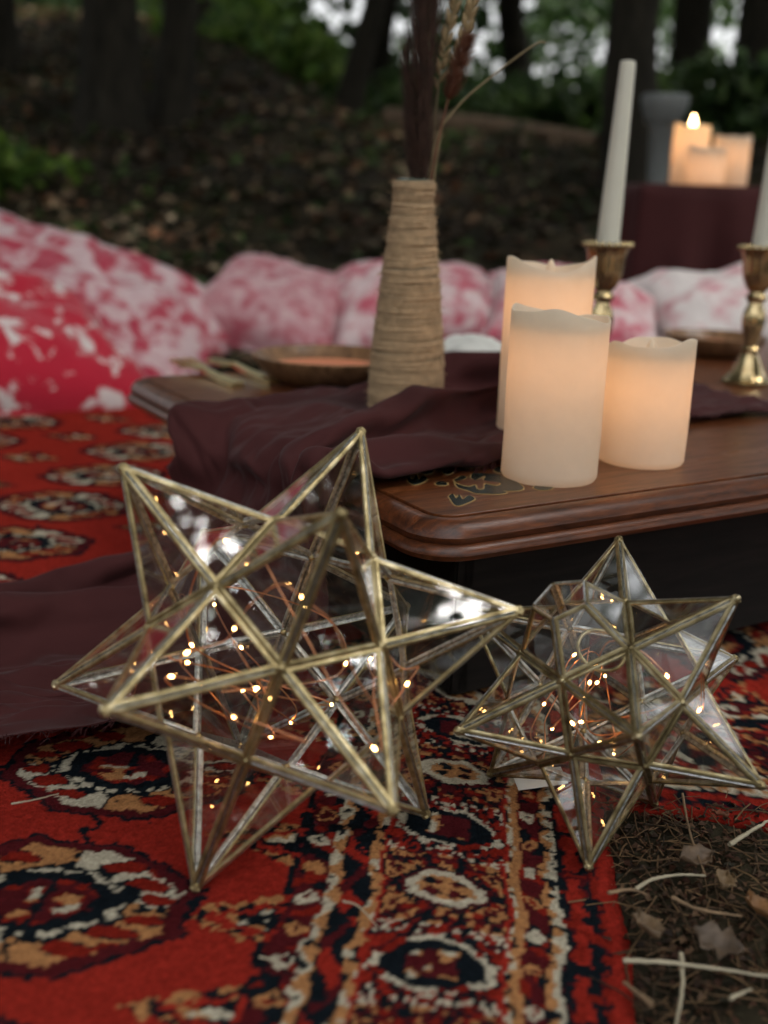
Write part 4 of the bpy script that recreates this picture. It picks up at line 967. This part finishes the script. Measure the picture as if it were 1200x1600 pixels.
for k in range(26):
    a = R(42 + 276 * k / 25) + g.normal() * .08; d = g.uniform(3.0, 8.0); hh_ = g.uniform(2.8, 5.6)
    if 135 < math.degrees(a) < 245: d = 6 + d * .4; hh_ = .9 + hh_ * .22       # unseen growth behind kept low so sky light reaches the fronts
    near.append((math.sin(a) * d, math.cos(a) * d, hh_, (1.7, 1.7, 1.9) if hh_ > 2.4 else (1.7, 1.7, .9)))
for (az, el, d) in ((105, 66, 6.5), (110, 70, 6.0), (92, 58, 6.2), (118, 74, 6.8), (75, 66, 6.5), (125, 60, 6.0), (60, 75, 7.0), (-28, 44, 6.5), (-38, 50, 6.5), (-20, 50, 7), (-34, 46, 5.5), (-40, 56, 6), (20, 60, 6), (0, 72, 6.5), (-60, 60, 6), (-80, 70, 6), (-95, 48, 5.5), (-120, 60, 6), (45, 50, 6), (35, 72, 6.5), (-10, 84, 7), (-150, 78, 6.5)):  # unseen crowns added to break up sun reflections and block sky light
    x_, y_, z_ = d * math.cos(R(el)) * math.sin(R(az)), d * math.cos(R(el)) * math.cos(R(az)), d * math.sin(R(el)); ra = R(az if abs(az) > 62 else math.copysign(62 + abs(az) * .3, az)); near.append((x_, y_, z_ - float(GZ(x_, y_)), (1.0, 1.0, .7) if az > 0 else (1.6, 1.2, 1.1), (7.2 * math.sin(ra), 7.2 * math.cos(ra))))
woodland("surrounding_woodland", near, 79, "unseen leafy trees all round, with crowns added to shape the light", 3000, .16, 22)

# ------------------------------------------------------------------ bare soil in front: litter, stems, twigs, leaves
g = np.random.default_rng(91)
def soil_xy(n):
    x = g.uniform(.125, .62, n); y = g.uniform(.30, .655, n); k = x > .124 + (y - .5) * .08 + g.uniform(0, 1, n) ** .5 * .012; return x[k], y[k]
x, y = soil_xy(9000); P = np.stack([x, y, GZ(x, y) + g.uniform(.0, .005, len(x))], -1); V_, F_, cl = leaves(P, .0058, BROWNS * np.array([.36, .27, .22]), g, True, .3)
prop(link("soil_litter", npmesh("soil_litter", V_, F_, False, cl), LITTER), "crumbled dry leaf fragments on the bare soil", "leaf litter", kind="stuff")
x, y = soil_xy(2600); tw_ = []
for k in range(len(x)):
    a = g.uniform(0, 6.28); L = g.uniform(.008, .035); z = float(GZ(x[k], y[k])) + g.uniform(.002, .008); d = np.array([math.cos(a), math.sin(a), g.normal() * .12]); p = np.array([x[k], y[k], z]); tw_.append(tube_arrays([p, p + d * L * .5 + g.normal(size=3) * .0015, p + d * L], g.uniform(.0002, .0006), 4))
V_, F_ = join_arrays(tw_); cl = np.array([(.19, .115, .055)]) * g.uniform(.12, 1.0, (len(F_) // 8 + 1, 1)); cl = np.repeat(cl, 8, 0)[:len(F_)]
prop(link("twig_litter", npmesh("twig_litter", V_, F_, False, cl), LITTER), "fine broken twigs and needles on the bare soil", "twigs", kind="stuff")
def straw(name, pix, rad, mat, label, cat, zs=.005, group="dry stems on the bare soil"):
    W = []
    for (a, b, *h) in pix:
        p = onz(a, b, (h[0] if h else zs)); W.append(np.array(p))
    C = catmull(W, 8); rr = rad * (1 + .12 * np.sin(np.arange(len(C)) * 1.7)); rr = rr * np.interp(np.arange(len(C)), [0, len(C) - 1], [1.05, .55]) * (1 + .25 * (np.arange(len(C)) % 7 == 3)); C = C + g.normal(size=C.shape) * rad * .10
    prop(link(name, tube(name, C, rr, 8), mat), label, cat, group)
straw("straw_stem", [(992, 1390), (1020, 1374), (1060, 1367), (1102, 1368)], .0011, STRAW, "thick pale straw stem curving beside the rug edge", "straw stem")
straw("straw_stem", [(974, 1500), (1030, 1503), (1100, 1511), (1210, 1527)], .0013, STRAW, "long white straw stem lying straight across the soil", "straw stem", .008)
straw("straw_stem", [(1064, 1490), (1066, 1540), (1056, 1610)], .0013, STRAW, "pale straw stem crossing under the long white one", "straw stem", .004)
straw("straw_stem", [(1140, 1560), (1175, 1545)], .0011, STRAW, "short stub of pale straw near the long white stem", "straw stem")
straw("straw_stem", [(1066, 1240, .012), (1078, 1300), (1102, 1367)], .0008, TWIGM, "thin bent grass stalk hanging down from the small star", "straw stem", .006)
straw("straw_stem", [(536, 1408, .020), (560, 1416, .021), (590, 1448, .020)], .0006, STRAW, "thin bent straw lying on the rug border", "straw stem", .02, "straw bits on the rug")
straw("straw_stem", [(18, 1256, .021), (52, 1250, .023), (92, 1240, .021)], .0006, STRAW, "thin tan straw lying on the edge of a rug medallion", "straw stem", .02, "straw bits on the rug")
straw("straw_stem", [(405, 1495, .020), (440, 1502, .021)], .0006, STRAW, "short pale straw bit on the rug border's inner band", "straw stem", .02, "straw bits on the rug")
straw("twig", [(1050, 1402), (1090, 1420), (1160, 1432)], .0012, TWIGM, "thin brown twig on the soil below the curved straw", "twig")
straw("twig", [(1140, 1320), (1180, 1294), (1205, 1280)], .0014, STRAW, "greyish peeled twig lying in the shade of the small star", "twig")
straw("twig", [(1020, 1570), (975, 1535)], .0016, TWIGM, "brown twig end near the red rug edge", "twig")
straw("twig", [(950, 1395), (985, 1390), (1010, 1398)], .0011, TWIGM, "short brown twig touching the red rug edge", "twig", .009)
def drop_leaf(px, py, L, rz, col, label, curl=.55):
    L *= .8; col = tuple(c * .6 for c in col)
    n = 9; V = []; F = []
    for i in range(n):
        t = i / (n - 1); wd = L * (.34 + .09 * math.sin(i * 2.6 + px)) * math.sin(math.pi * min(1, t * .95 + .04)) ** .9
        for j in range(5):
            s = (j - 2) / 2; V.append((L * (t - .5), wd * s * (1 + .22 * math.sin(i * 2.1 + 3 * s)), L * curl * (abs(s) ** 1.5 * .4 + .25 * (t - .5) ** 2 * 2) + .0008 * math.sin(i * 1.7 + j)))
    for i in range(n - 1):
        for j in range(4): F.append((i * 5 + j, i * 5 + j + 1, (i + 1) * 5 + j + 1, (i + 1) * 5 + j))
    p = onz(px, py, .004); me = npmesh("fallen_leaf", V, F, True); o = link("fallen_leaf", me, mat_plain("leaf_" + str(px), col, .6, .35, 120, bump=.3)); o.location = p; o.rotation_euler = (.25, .1, rz)
    sd_ = o.modifiers.new("t", 'SOLIDIFY'); sd_.thickness = .0004; prop(o, label, "leaf", "fallen leaves on the bare soil")
drop_leaf(1130, 1382, .024, 1.2, (.22, .14, .065), "tan dry leaf standing out beside the curved straw stem")
drop_leaf(1192, 1432, .036, 2.0, (.27, .13, .045), "orange brown curled leaf at the end of the brown twig")
drop_leaf(1085, 1345, .030, .4, (.16, .10, .055), "dull brown leaf lying behind the curved straw stem")
drop_leaf(1120, 1480, .034, -.5, (.13, .085, .05), "dark brown leaf between the twig and the long white straw")
drop_leaf(1010, 1455, .030, 1.9, (.20, .13, .07), "brown leaf curled up beside the red rug edge")
drop_leaf(1125, 1275, .014, 2.6, (.24, .08, .035), "small reddish leaf in the shade of the small star")
tp = onz(845, 1198, .012); bm = bmesh.new(); bmesh.ops.create_cube(bm, size=1)
for v in bm.verts: v.co = Vector((v.co.x * .034, v.co.y * .020, v.co.z * .0006 + .0025 * math.sin(v.co.x * 2)))
pt = link("paper_tag", bmmesh("paper_tag", bm), mat_plain("white_card", (.75, .75, .72), .7, .05, 40, bump=.05)); pt.location = (tp.x, tp.y, float(GZ(tp.x, tp.y)) + .013); pt.rotation_euler = (.06, 0, .12)
prop(pt, "small white card tag on the rug under the small star", "card")
